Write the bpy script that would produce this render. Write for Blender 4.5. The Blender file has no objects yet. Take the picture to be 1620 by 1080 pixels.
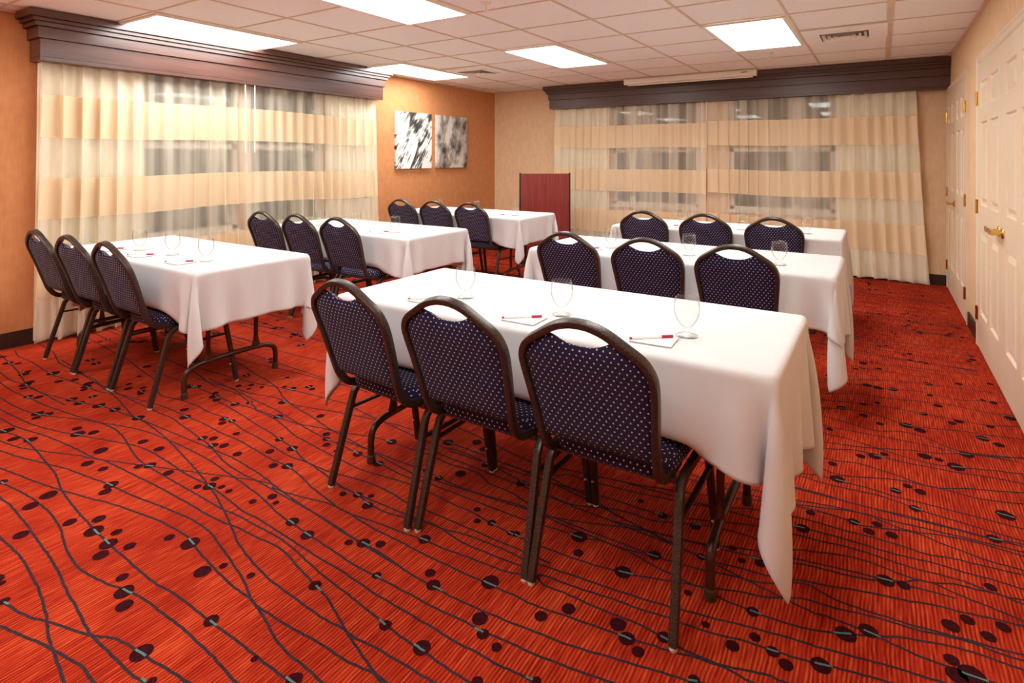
import bpy, bmesh, math, random
import numpy as np
from mathutils import Vector, Matrix

C = bpy.context.scene.collection
SC = bpy.context.scene
PI = math.pi

# ------------------------------------------------------------------ camera, world, exposure
F_PX, YAW, HY, CAM_H = 908.0, 0.571, 251.0, 1.38
cam_d = bpy.data.cameras.new('camera')
cam = bpy.data.objects.new('camera', cam_d)
C.objects.link(cam)
cam.location = (0, 0, CAM_H)
cam.rotation_euler = (PI / 2, 0, YAW)
cam_d.sensor_width = 36.0
cam_d.lens = F_PX / 1620 * 36.0
cam_d.shift_y = -(540 - HY) / 1620
cam_d.clip_start = 0.05
SC.camera = cam

w = bpy.data.worlds.new('world')
SC.world = w
w.use_nodes = True
w.node_tree.nodes['Background'].inputs[0].default_value = (0.012, 0.016, 0.025, 1)
w.node_tree.nodes['Background'].inputs[1].default_value = 1.0

SC.view_settings.view_transform = 'Standard'
SC.view_settings.look = 'None'
SC.view_settings.gamma = 1.0
SC.view_settings.exposure = 1.35
SC.view_settings.use_curve_mapping = False
PANEL_POWER = 6.0

# ------------------------------------------------------------------ room numbers
XL, XR, YB, YF, ZC = -5.35, 0.62, 7.8, -2.3, 2.46
GX, GY, TILE = -5.145, 2.128, 0.651


# ------------------------------------------------------------------ material helpers
def lin(c):
    return tuple(((v / 255) / 12.92 if v / 255 <= 0.04045 else ((v / 255 + 0.055) / 1.055) ** 2.4) for v in c) + (1,)


class NT:
    def __init__(s, name):
        s.m = bpy.data.materials.new(name)
        s.m.use_nodes = True
        s.t = s.m.node_tree
        s.p = s.t.nodes['Principled BSDF']
        s.out = s.t.nodes['Material Output']

    def n(s, typ, **kw):
        nd = s.t.nodes.new(typ)
        for k, v in kw.items():
            if isinstance(k, str) and hasattr(nd, k):
                setattr(nd, k, v)
        return nd

    def l(s, a, b):
        s.t.links.new(a, b)

    def math(s, op, a, b=None):
        nd = s.n('ShaderNodeMath', operation=op)
        for i, v in enumerate((a, b)):
            if v is None:
                continue
            if isinstance(v, (int, float)):
                nd.inputs[i].default_value = v
            else:
                s.l(v, nd.inputs[i])
        return nd.outputs[0]

    def coord(s, kind='Object'):
        return s.n('ShaderNodeTexCoord').outputs[kind]

    def mapping(s, scale, src=None, loc=(0, 0, 0)):
        mp = s.n('ShaderNodeMapping')
        mp.inputs['Scale'].default_value = scale
        mp.inputs['Location'].default_value = loc
        s.l(src or s.coord(), mp.inputs[0])
        return mp.outputs[0]

    def noise(s, vec, scale=1.0, detail=3, rough=0.5):
        nd = s.n('ShaderNodeTexNoise')
        nd.inputs['Scale'].default_value = scale
        nd.inputs['Detail'].default_value = detail
        nd.inputs['Roughness'].default_value = rough
        s.l(vec, nd.inputs['Vector'])
        return nd.outputs['Fac']

    def ramp(s, fac, stops):
        r = s.n('ShaderNodeValToRGB')
        e = r.color_ramp.elements
        while len(e) > 1:
            e.remove(e[0])
        e[0].position, e[0].color = stops[0]
        for p, c in stops[1:]:
            x = e.new(p)
            x.color = c
        s.l(fac, r.inputs[0])
        return r.outputs[0]

    def bump(s, h, strength=0.3, dist=0.01):
        b = s.n('ShaderNodeBump')
        b.inputs['Strength'].default_value = strength
        b.inputs['Distance'].default_value = dist
        s.l(h, b.inputs['Height'])
        s.l(b.outputs[0], s.p.inputs['Normal'])

    def setp(s, rough=0.5, metal=0.0, spec=0.5, color=None):
        s.p.inputs['Roughness'].default_value = rough
        s.p.inputs['Metallic'].default_value = metal
        s.p.inputs['Specular IOR Level'].default_value = spec
        if color is not None:
            if isinstance(color, tuple):
                s.p.inputs['Base Color'].default_value = color
            else:
                s.l(color, s.p.inputs['Base Color'])
        return s


def noisy(name, c0, c1, scale=(1, 1, 1), nscale=8, rough=0.6, metal=0.0, spec=0.4, bump=0.0, detail=3, lo=0.35, hi=0.65):
    t = NT(name)
    v = t.mapping(scale)
    f = t.noise(v, nscale, detail)
    t.setp(rough, metal, spec, t.ramp(f, [(lo, lin(c0)), (hi, lin(c1))]))
    if bump:
        t.bump(f, bump, 0.004)
    return t.m


M = {}
# wall coverings: fine vertical streak with small mottled figure
def wallpaper(name, c0, c1, figure):
    t = NT(name)
    a = t.noise(t.mapping((26, 26, 3.2)), 2.2, 3)
    b = t.noise(t.mapping((9, 9, 9)), 2.0, 2)
    v = t.n('ShaderNodeTexVoronoi')
    v.inputs['Scale'].default_value = 16
    t.l(t.mapping((1, 1, 0.7)), v.inputs['Vector'])
    s = t.math('ADD', t.math('MULTIPLY', a, 0.55), t.math('MULTIPLY', b, 0.35))
    s = t.math('ADD', s, t.math('MULTIPLY', v.outputs['Distance'], figure))
    t.setp(0.75, 0, 0.25, t.ramp(s, [(0.3, lin(c0)), (0.72, lin(c1))]))
    t.bump(a, 0.08, 0.002)
    return t.m


M['orange'] = wallpaper('orange_wallcovering', (202, 132, 84), (216, 150, 100), 0.25)
M['tan'] = wallpaper('tan_wallcovering', (226, 188, 146), (238, 205, 166), 0.25)
M['base'] = noisy('dark_baseboard', (48, 30, 26), (62, 40, 34), (1, 1, 1), 12, 0.45)
M['tile'] = noisy('ceiling_tile', (240, 236, 231), (250, 248, 245), (1, 1, 1), 160, 0.9, 0, 0.1, 0.25, 2)
M['grid'] = noisy('ceiling_tee', (214, 192, 166), (222, 202, 178), (1, 1, 1), 5, 0.5)
M['fixture'] = noisy('white_fixture', (235, 228, 216), (240, 233, 222), (1, 1, 1), 5, 0.5)
M['door'] = noisy('cream_door_paint', (232, 210, 180), (236, 215, 187), (1, 1, 1), 3, 0.42)
M['brass'] = noisy('polished_brass', (212, 170, 92), (228, 190, 112), (1, 1, 1), 6, 0.2, 1.0)
M['winframe'] = noisy('white_window_frame', (226, 218, 204), (232, 225, 212), (1, 1, 1), 4, 0.5)
M['wand'] = noisy('white_wand', (240, 232, 216), (245, 238, 224), (1, 1, 1), 4, 0.4)

t = NT('night_glass')
t.setp(0.03, 0, 0.9, t.ramp(t.noise(t.mapping((1, 1, 1)), 1.2, 2), [(0.3, lin((52, 46, 42))), (0.7, lin((70, 62, 56)))]))
M['pane'] = t.m


def wood(name, c0, c1, scale, rough, spec=0.5):
    t = NT(name)
    f = t.noise(t.mapping(scale), 1.0, 5, 0.6)
    t.setp(rough, 0, spec, t.ramp(f, [(0.35, lin(c0)), (0.65, lin(c1))]))
    return t.m


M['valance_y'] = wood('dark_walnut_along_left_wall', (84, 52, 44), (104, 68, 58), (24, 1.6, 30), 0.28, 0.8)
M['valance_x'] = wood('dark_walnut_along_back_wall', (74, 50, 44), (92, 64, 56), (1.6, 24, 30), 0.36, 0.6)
M['groove'] = noisy('painted_groove_shade', (34, 20, 18), (40, 24, 20), (1, 1, 1), 5, 0.6)  # dark colour paints the shade in the valance grooves and under its tiers
M['mahogany'] = wood('red_mahogany_laminate', (112, 34, 30), (146, 56, 48), (95, 95, 1.5), 0.35, 0.5)
M['blacktrim'] = noisy('black_trim', (36, 32, 30), (44, 40, 36), (1, 1, 1), 8, 0.4)
M['paper'] = noisy('white_paper', (246, 245, 242), (250, 249, 247), (1, 1, 1), 4, 0.7)
M['paperedge'] = noisy('grey_pad_edge', (190, 186, 182), (200, 196, 192), (1, 1, 1), 4, 0.7)
M['penwhite'] = noisy('white_pen_barrel', (244, 240, 238), (248, 245, 243), (1, 1, 1), 4, 0.3)
M['penred'] = noisy('magenta_pen_cap', (176, 30, 74), (196, 44, 88), (1, 1, 1), 4, 0.3)
M['tablemetal'] = noisy('brown_painted_steel', (64, 38, 28), (82, 50, 38), (1, 1, 1), 14, 0.3, 0.4, 0.6)
M['tabletop'] = wood('brown_laminate_board', (120, 86, 60), (138, 100, 72), (2, 20, 20), 0.5)
M['rubber'] = noisy('brown_rubber_cap', (70, 42, 30), (84, 52, 38), (1, 1, 1), 14, 0.7)
M['glide'] = noisy('white_plastic_glide', (214, 206, 190), (224, 216, 202), (1, 1, 1), 14, 0.5)

# hammered copper-vein chair frame
t = NT('hammered_bronze_paint')
f = t.noise(t.mapping((1, 1, 1)), 260, 2)
t.setp(0.36, 0.55, 0.6, t.ramp(f, [(0.42, lin((56, 47, 42))), (0.62, lin((86, 76, 68)))]))
t.bump(f, 0.35, 0.0015)
M['frame'] = t.m

# navy fabric with staggered pale dots (UV in metres)
def dotted(name):
    t = NT(name)
    uv = t.coord('UV')
    sx = t.n('ShaderNodeSeparateXYZ')
    t.l(uv, sx.inputs[0])
    px, pz, r = 0.0215, 0.0285, 0.0026

    def lattice(ox, oz):
        u = t.math('MULTIPLY', t.math('SUBTRACT', t.math('FRACT', t.math('ADD', t.math('DIVIDE', sx.outputs[0], px), ox)), 0.5), px)
        v = t.math('MULTIPLY', t.math('SUBTRACT', t.math('FRACT', t.math('ADD', t.math('DIVIDE', sx.outputs[1], pz), oz)), 0.5), pz)
        return t.math('SQRT', t.math('ADD', t.math('MULTIPLY', u, u), t.math('MULTIPLY', v, v)))
    d = t.math('MINIMUM', lattice(0, 0), lattice(0.5, 0.5))
    k = t.math('LESS_THAN', d, r)
    weave = t.noise(t.mapping((1, 1, 1)), 520, 2)
    base = t.ramp(weave, [(0.35, lin((26, 22, 50))), (0.7, lin((44, 38, 76)))])
    mx = t.n('ShaderNodeMix', data_type='RGBA')
    t.l(k, mx.inputs[0])
    t.l(base, mx.inputs[6])
    mx.inputs[7].default_value = lin((214, 202, 200))
    t.setp(0.85, 0, 0.15, mx.outputs[2])
    t.p.inputs['Sheen Weight'].default_value = 0.06
    t.bump(weave, 0.3, 0.001)
    return t.m


M['fabric'] = dotted('navy_dotted_fabric')

# table linen
t = NT('white_linen')
f = t.noise(t.mapping((1, 1, 1)), 5, 3)
g = t.math('ADD', t.math('MULTIPLY', t.noise(t.mapping((1, 1, 1)), 600, 1), 0.05), t.noise(t.mapping((1, 1, 0.6)), 7, 3))
t.setp(0.8, 0, 0.15, t.ramp(f, [(0.3, lin((214, 213, 212))), (0.7, lin((219, 218, 217)))]))
t.p.inputs['Sheen Weight'].default_value = 0.1
t.bump(g, 0.35, 0.012)
M['linen'] = t.m


def sheer(name, col, opacity, trans=0.5, vary=0.15):
    t = NT(name)
    th = t.ramp(t.noise(t.mapping((9, 9, 0.4)), 1, 1), [(0.36, (0, 0, 0, 1)), (0.60, (1, 1, 1, 1))])
    op = t.math('ADD', opacity - vary / 2, t.math('MULTIPLY', th, vary))
    d = t.n('ShaderNodeBsdfDiffuse')
    d.inputs[0].default_value = lin(col)
    tr = t.n('ShaderNodeBsdfTranslucent')
    tr.inputs[0].default_value = lin(col)
    m1 = t.n('ShaderNodeMixShader')
    m1.inputs[0].default_value = trans
    t.l(d.outputs[0], m1.inputs[1])
    t.l(tr.outputs[0], m1.inputs[2])
    tp = t.n('ShaderNodeBsdfTransparent')
    m2 = t.n('ShaderNodeMixShader')
    t.l(op, m2.inputs[0])
    t.l(tp.outputs[0], m2.inputs[1])
    t.l(m1.outputs[0], m2.inputs[2])
    t.l(m2.outputs[0], t.out.inputs[0])
    return t.m


M['sheer'] = sheer('cream_sheer_voile', (255, 247, 226), 0.48, 0.2, 0.34)
M['band'] = sheer('peach_band_fabric', (253, 229, 192), 0.95, 0.15, 0.05)
M['lining'] = sheer('cream_gathered_voile', (255, 246, 220), 0.96, 0.1, 0.05)

# clear thin glass
t = NT('clear_glass')
fr = t.n('ShaderNodeLayerWeight')
fr.inputs[0].default_value = 0.5
gl = t.n('ShaderNodeBsdfGlossy')
gl.inputs['Roughness'].default_value = 0.03
gl.inputs[0].default_value = (1, 1, 1, 1)
tp = t.n('ShaderNodeBsdfTransparent')
t.l(t.ramp(fr.outputs['Facing'], [(0.45, (0.985, 0.99, 0.982, 1)), (0.75, (0.88, 0.89, 0.87, 1)), (1.0, (0.28, 0.30, 0.27, 1))]), tp.inputs[0])
mx = t.n('ShaderNodeMixShader')
t.l(t.math('ADD', t.math('MULTIPLY', t.math('POWER', fr.outputs['Facing'], 4.0), 0.45), 0.03), mx.inputs[0])
t.l(tp.outputs[0], mx.inputs[1])
t.l(gl.outputs[0], mx.inputs[2])
t.l(mx.outputs[0], t.out.inputs[0])
M['glass'] = t.m

# lit diffuser
t = NT('lit_prismatic_diffuser')
f = t.noise(t.mapping((1, 1, 1)), 3, 2)
em = t.n('ShaderNodeEmission')
t.l(t.ramp(f, [(0.3, (0.96, 0.975, 0.95, 1)), (0.7, (0.97, 0.98, 0.96, 1))]), em.inputs[0])
em.inputs[1].default_value = PANEL_POWER
t.l(em.outputs[0], t.out.inputs[0])
M['lit'] = t.m

# carpet: ribbed pile with streaks running away from the camera wall
t = NT('red_orange_carpet')
co = t.coord()
strie = t.noise(t.mapping((120, 9, 1), co), 1.0, 3, 0.6)
patch = t.noise(t.mapping((5, 2.2, 1), co), 1.0, 3)
wob = t.math('MULTIPLY', t.noise(t.mapping((5, 9, 1), co), 1.0, 1), 0.012)
sx = t.n('ShaderNodeSeparateXYZ')
t.l(co, sx.inputs[0])
rib = t.math('SINE', t.math('MULTIPLY', t.math('ADD', sx.outputs[0], wob), 2 * PI / 0.0110))
fs = t.math('ADD', t.math('MULTIPLY', strie, 0.55), t.math('ADD', t.math('MULTIPLY', patch, 0.24), 0.07))
fs = t.math('ADD', fs, t.math('MULTIPLY', rib, 0.075))
t.setp(0.95, 0, 0.05, t.ramp(fs, [(0.36, lin((134, 28, 16))), (0.5, lin((176, 52, 28))), (0.62, lin((204, 86, 46)))]))
t.bump(t.math('ADD', rib, t.noise(t.mapping((400, 400, 1), co), 1.0, 1)), 0.35, 0.003)
M['carpet'] = t.m
M['cline'] = noisy('carpet_line_yarn', (50, 37, 42), (62, 50, 57), (1, 1, 1), 90, 0.95, 0, 0.05)
M['cdot'] = noisy('carpet_dot_yarn', (44, 10, 16), (62, 18, 24), (1, 1, 1), 120, 0.95, 0, 0.05)
M['cteal'] = noisy('carpet_teal_yarn', (72, 112, 108), (92, 134, 126), (1, 1, 1), 120, 0.95, 0, 0.05)


# black and white canvas prints
def canvas(name, kind):
    t = NT(name)

    def rotated(deg, sy, sz, scale, detail=3):
        r1 = t.n('ShaderNodeMapping')
        r1.inputs['Rotation'].default_value = (math.radians(deg), 0, 0)
        t.l(t.coord(), r1.inputs[0])
        return t.noise(t.mapping((1, sy, sz), r1.outputs[0]), scale, detail, 0.55)
    if kind == 0:
        a = rotated(-48, 2.2, 5.5, 1.5, 3)
        b = rotated(-56, 3.0, 34, 1.6, 3)
        s = t.n('ShaderNodeSeparateXYZ')
        t.l(t.coord(), s.inputs[0])
        k = t.math('MULTIPLY', t.math('SUBTRACT', 1.75, s.outputs[2]), 0.9)
        f = t.math('ADD', a, t.math('MULTIPLY', t.math('SUBTRACT', b, 0.5), t.math('ADD', k, 0.35)))
        col = t.ramp(f, [(0.39, lin((64, 62, 58))), (0.45, lin((150, 147, 140))), (0.51, lin((248, 246, 242)))])
    else:
        a = rotated(12, 3.6, 2.2, 1.5, 2)
        b = rotated(10, 24, 14, 1.6, 3)
        f = t.math('ADD', t.math('MULTIPLY', a, 0.78), t.math('MULTIPLY', b, 0.22))
        col = t.ramp(f, [(0.36, lin((72, 67, 60))), (0.47, lin((158, 151, 141))), (0.58, lin((226, 220, 210)))])
    t.setp(0.6, 0, 0.2, col)
    return t.m


M['print0'] = canvas('grey_leaf_photo_print', 0)
M['print1'] = canvas('grey_blur_photo_print', 1)


# ------------------------------------------------------------------ mesh helpers
class MB:
    def __init__(s):
        s.v, s.f, s.mi = [], [], []

    def quad(s, pts, mi=0):
        b = len(s.v)
        s.v += [tuple(p) for p in pts]
        s.f.append(tuple(range(b, b + len(pts))))
        s.mi.append(mi)

    def box(s, x0, y0, z0, x1, y1, z1, mi=0):
        b = len(s.v)
        s.v += [(x0, y0, z0), (x1, y0, z0), (x1, y1, z0), (x0, y1, z0), (x0, y0, z1), (x1, y0, z1), (x1, y1, z1), (x0, y1, z1)]
        for f in ((0, 3, 2, 1), (4, 5, 6, 7), (0, 1, 5, 4), (1, 2, 6, 5), (2, 3, 7, 6), (3, 0, 4, 7)):
            s.f.append(tuple(b + i for i in f))
            s.mi.append(mi)

    def obox(s, c, ax, ay, az, mi=0):
        """box from centre and three half-axis vectors"""
        c, ax, ay, az = map(Vector, (c, ax, ay, az))
        b = len(s.v)
        for sz in (-1, 1):
            for sx_, sy in ((-1, -1), (1, -1), (1, 1), (-1, 1)):
                s.v.append(tuple(c + ax * sx_ + ay * sy + az * sz))
        for f in ((0, 3, 2, 1), (4, 5, 6, 7), (0, 1, 5, 4), (1, 2, 6, 5), (2, 3, 7, 6), (3, 0, 4, 7)):
            s.f.append(tuple(b + i for i in f))
            s.mi.append(mi)

    def sweep(s, path, prof, up, closed=False, cap=True, mi=0):
        """prof: list of (a,b) in (side, up) frame; up: Vector or function i->Vector"""
        path = [Vector(p) for p in path]
        n, k = len(path), len(prof)
        b = len(s.v)
        for i, p in enumerate(path):
            if closed:
                tg = path[(i + 1) % n] - path[i - 1]
            else:
                tg = path[min(i + 1, n - 1)] - path[max(i - 1, 0)]
            tg.normalize()
            u = Vector(up(i) if callable(up) else up)
            u = (u - tg * u.dot(tg)).normalized()
            sd = tg.cross(u)
            for a, c in prof:
                s.v.append(tuple(p + sd * a + u * c))
        for i in range(n if closed else n - 1):
            j = (i + 1) % n
            for q in range(k):
                r = (q + 1) % k
                s.f.append((b + i * k + q, b + i * k + r, b + j * k + r, b + j * k + q))
                s.mi.append(mi)
        if cap and not closed:
            s.f.append(tuple(b + q for q in range(k))[::-1])
            s.mi.append(mi)
            s.f.append(tuple(b + (n - 1) * k + q for q in range(k)))
            s.mi.append(mi)

    def tube(s, path, r, n=10, up=(0, 0, 1), mi=0):
        s.sweep(path, [(r * math.cos(2 * PI * i / n), r * math.sin(2 * PI * i / n)) for i in range(n)], up, mi=mi)

    def lathe(s, prof, c=(0, 0, 0), n=28, mi=0, closed=False):
        b = len(s.v)
        k = len(prof)
        for i in range(n):
            a = 2 * PI * i / n
            for r, z in prof:
                s.v.append((c[0] + r * math.cos(a), c[1] + r * math.sin(a), c[2] + z))
        for i in range(n):
            j = (i + 1) % n
            for q in range(k if closed else k - 1):
                r = (q + 1) % k
                s.f.append((b + i * k + q, b + j * k + q, b + j * k + r, b + i * k + r))
                s.mi.append(mi)

    def build(s, name, mats, parent=None, smooth=False, bevel=0, seg=2, loc=None, recalc=True):
        me = bpy.data.meshes.new(name)
        me.from_pydata(s.v, [], s.f)
        if not isinstance(mats, (list, tuple)):
            mats = [mats]
        for m in mats:
            me.materials.append(m)
        me.polygons.foreach_set('material_index', s.mi)
        if recalc:
            bm = bmesh.new()
            bm.from_mesh(me)
            bmesh.ops.recalc_face_normals(bm, faces=bm.faces)
            if bevel:
                es = [e for e in bm.edges if len(e.link_faces) == 2 and e.calc_face_angle(0) > 0.6]
                bmesh.ops.bevel(bm, geom=es, offset=bevel, segments=seg, profile=0.6, affect='EDGES', clamp_overlap=True)
            bm.to_mesh(me)
            bm.free()
        if smooth:
            me.shade_smooth()
            if smooth == 'auto':
                me.set_sharp_from_angle(angle=math.radians(38))
        o = bpy.data.objects.new(name, me)
        C.objects.link(o)
        if parent:
            o.parent = parent
        if loc:
            o.location = loc
        return o


def bx(x0, y0, z0, x1, y1, z1):
    m = MB()
    m.box(x0, y0, z0, x1, y1, z1)
    return m


def rr(wd, h, r=0.004, n=3):
    """rounded rectangle profile"""
    pts = []
    for cx, cy, a0 in ((wd / 2 - r, h / 2 - r, 0), (-wd / 2 + r, h / 2 - r, 90), (-wd / 2 + r, -h / 2 + r, 180), (wd / 2 - r, -h / 2 + r, 270)):
        for i in range(n):
            a = math.radians(a0 + 90 * i / (n - 1))
            pts.append((cx + r * math.cos(a), cy + r * math.sin(a)))
    return pts


def spline(pts, n=8):
    pts = [Vector(p) for p in pts]
    out = []
    P = [pts[0] * 2 - pts[1]] + pts + [pts[-1] * 2 - pts[-2]]
    for i in range(1, len(P) - 2):
        for k in range(n):
            u = k / n
            a, b, c, d = P[i - 1], P[i], P[i + 1], P[i + 2]
            out.append(0.5 * ((2 * b) + (c - a) * u + (2 * a - 5 * b + 4 * c - d) * u * u + (-a + 3 * b - 3 * c + d) * u ** 3))
    out.append(pts[-1])
    return out


def empty(name, loc, rz=0.0):
    o = bpy.data.objects.new(name, None)
    o.empty_display_size = 0.1
    C.objects.link(o)
    o.location = loc
    o.rotation_euler = (0, 0, rz)
    return o


def tag(o, label, cat, group=None, kind=None):
    o['label'] = label
    o['category'] = cat
    if group:
        o['group'] = group
    if kind:
        o['kind'] = kind
    return o


def structure(o, label=None, cat=None):
    o['kind'] = 'structure'
    if label:
        o['label'] = label
    if cat:
        o['category'] = cat
    return o


CHILD = {}


def copy_tree(o, parent=None):
    c = o.copy()
    C.objects.link(c)
    if parent:
        c.parent = parent
    for ch in [q for q in C.objects if q.parent == o]:
        copy_tree(ch, c)
    return c


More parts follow.
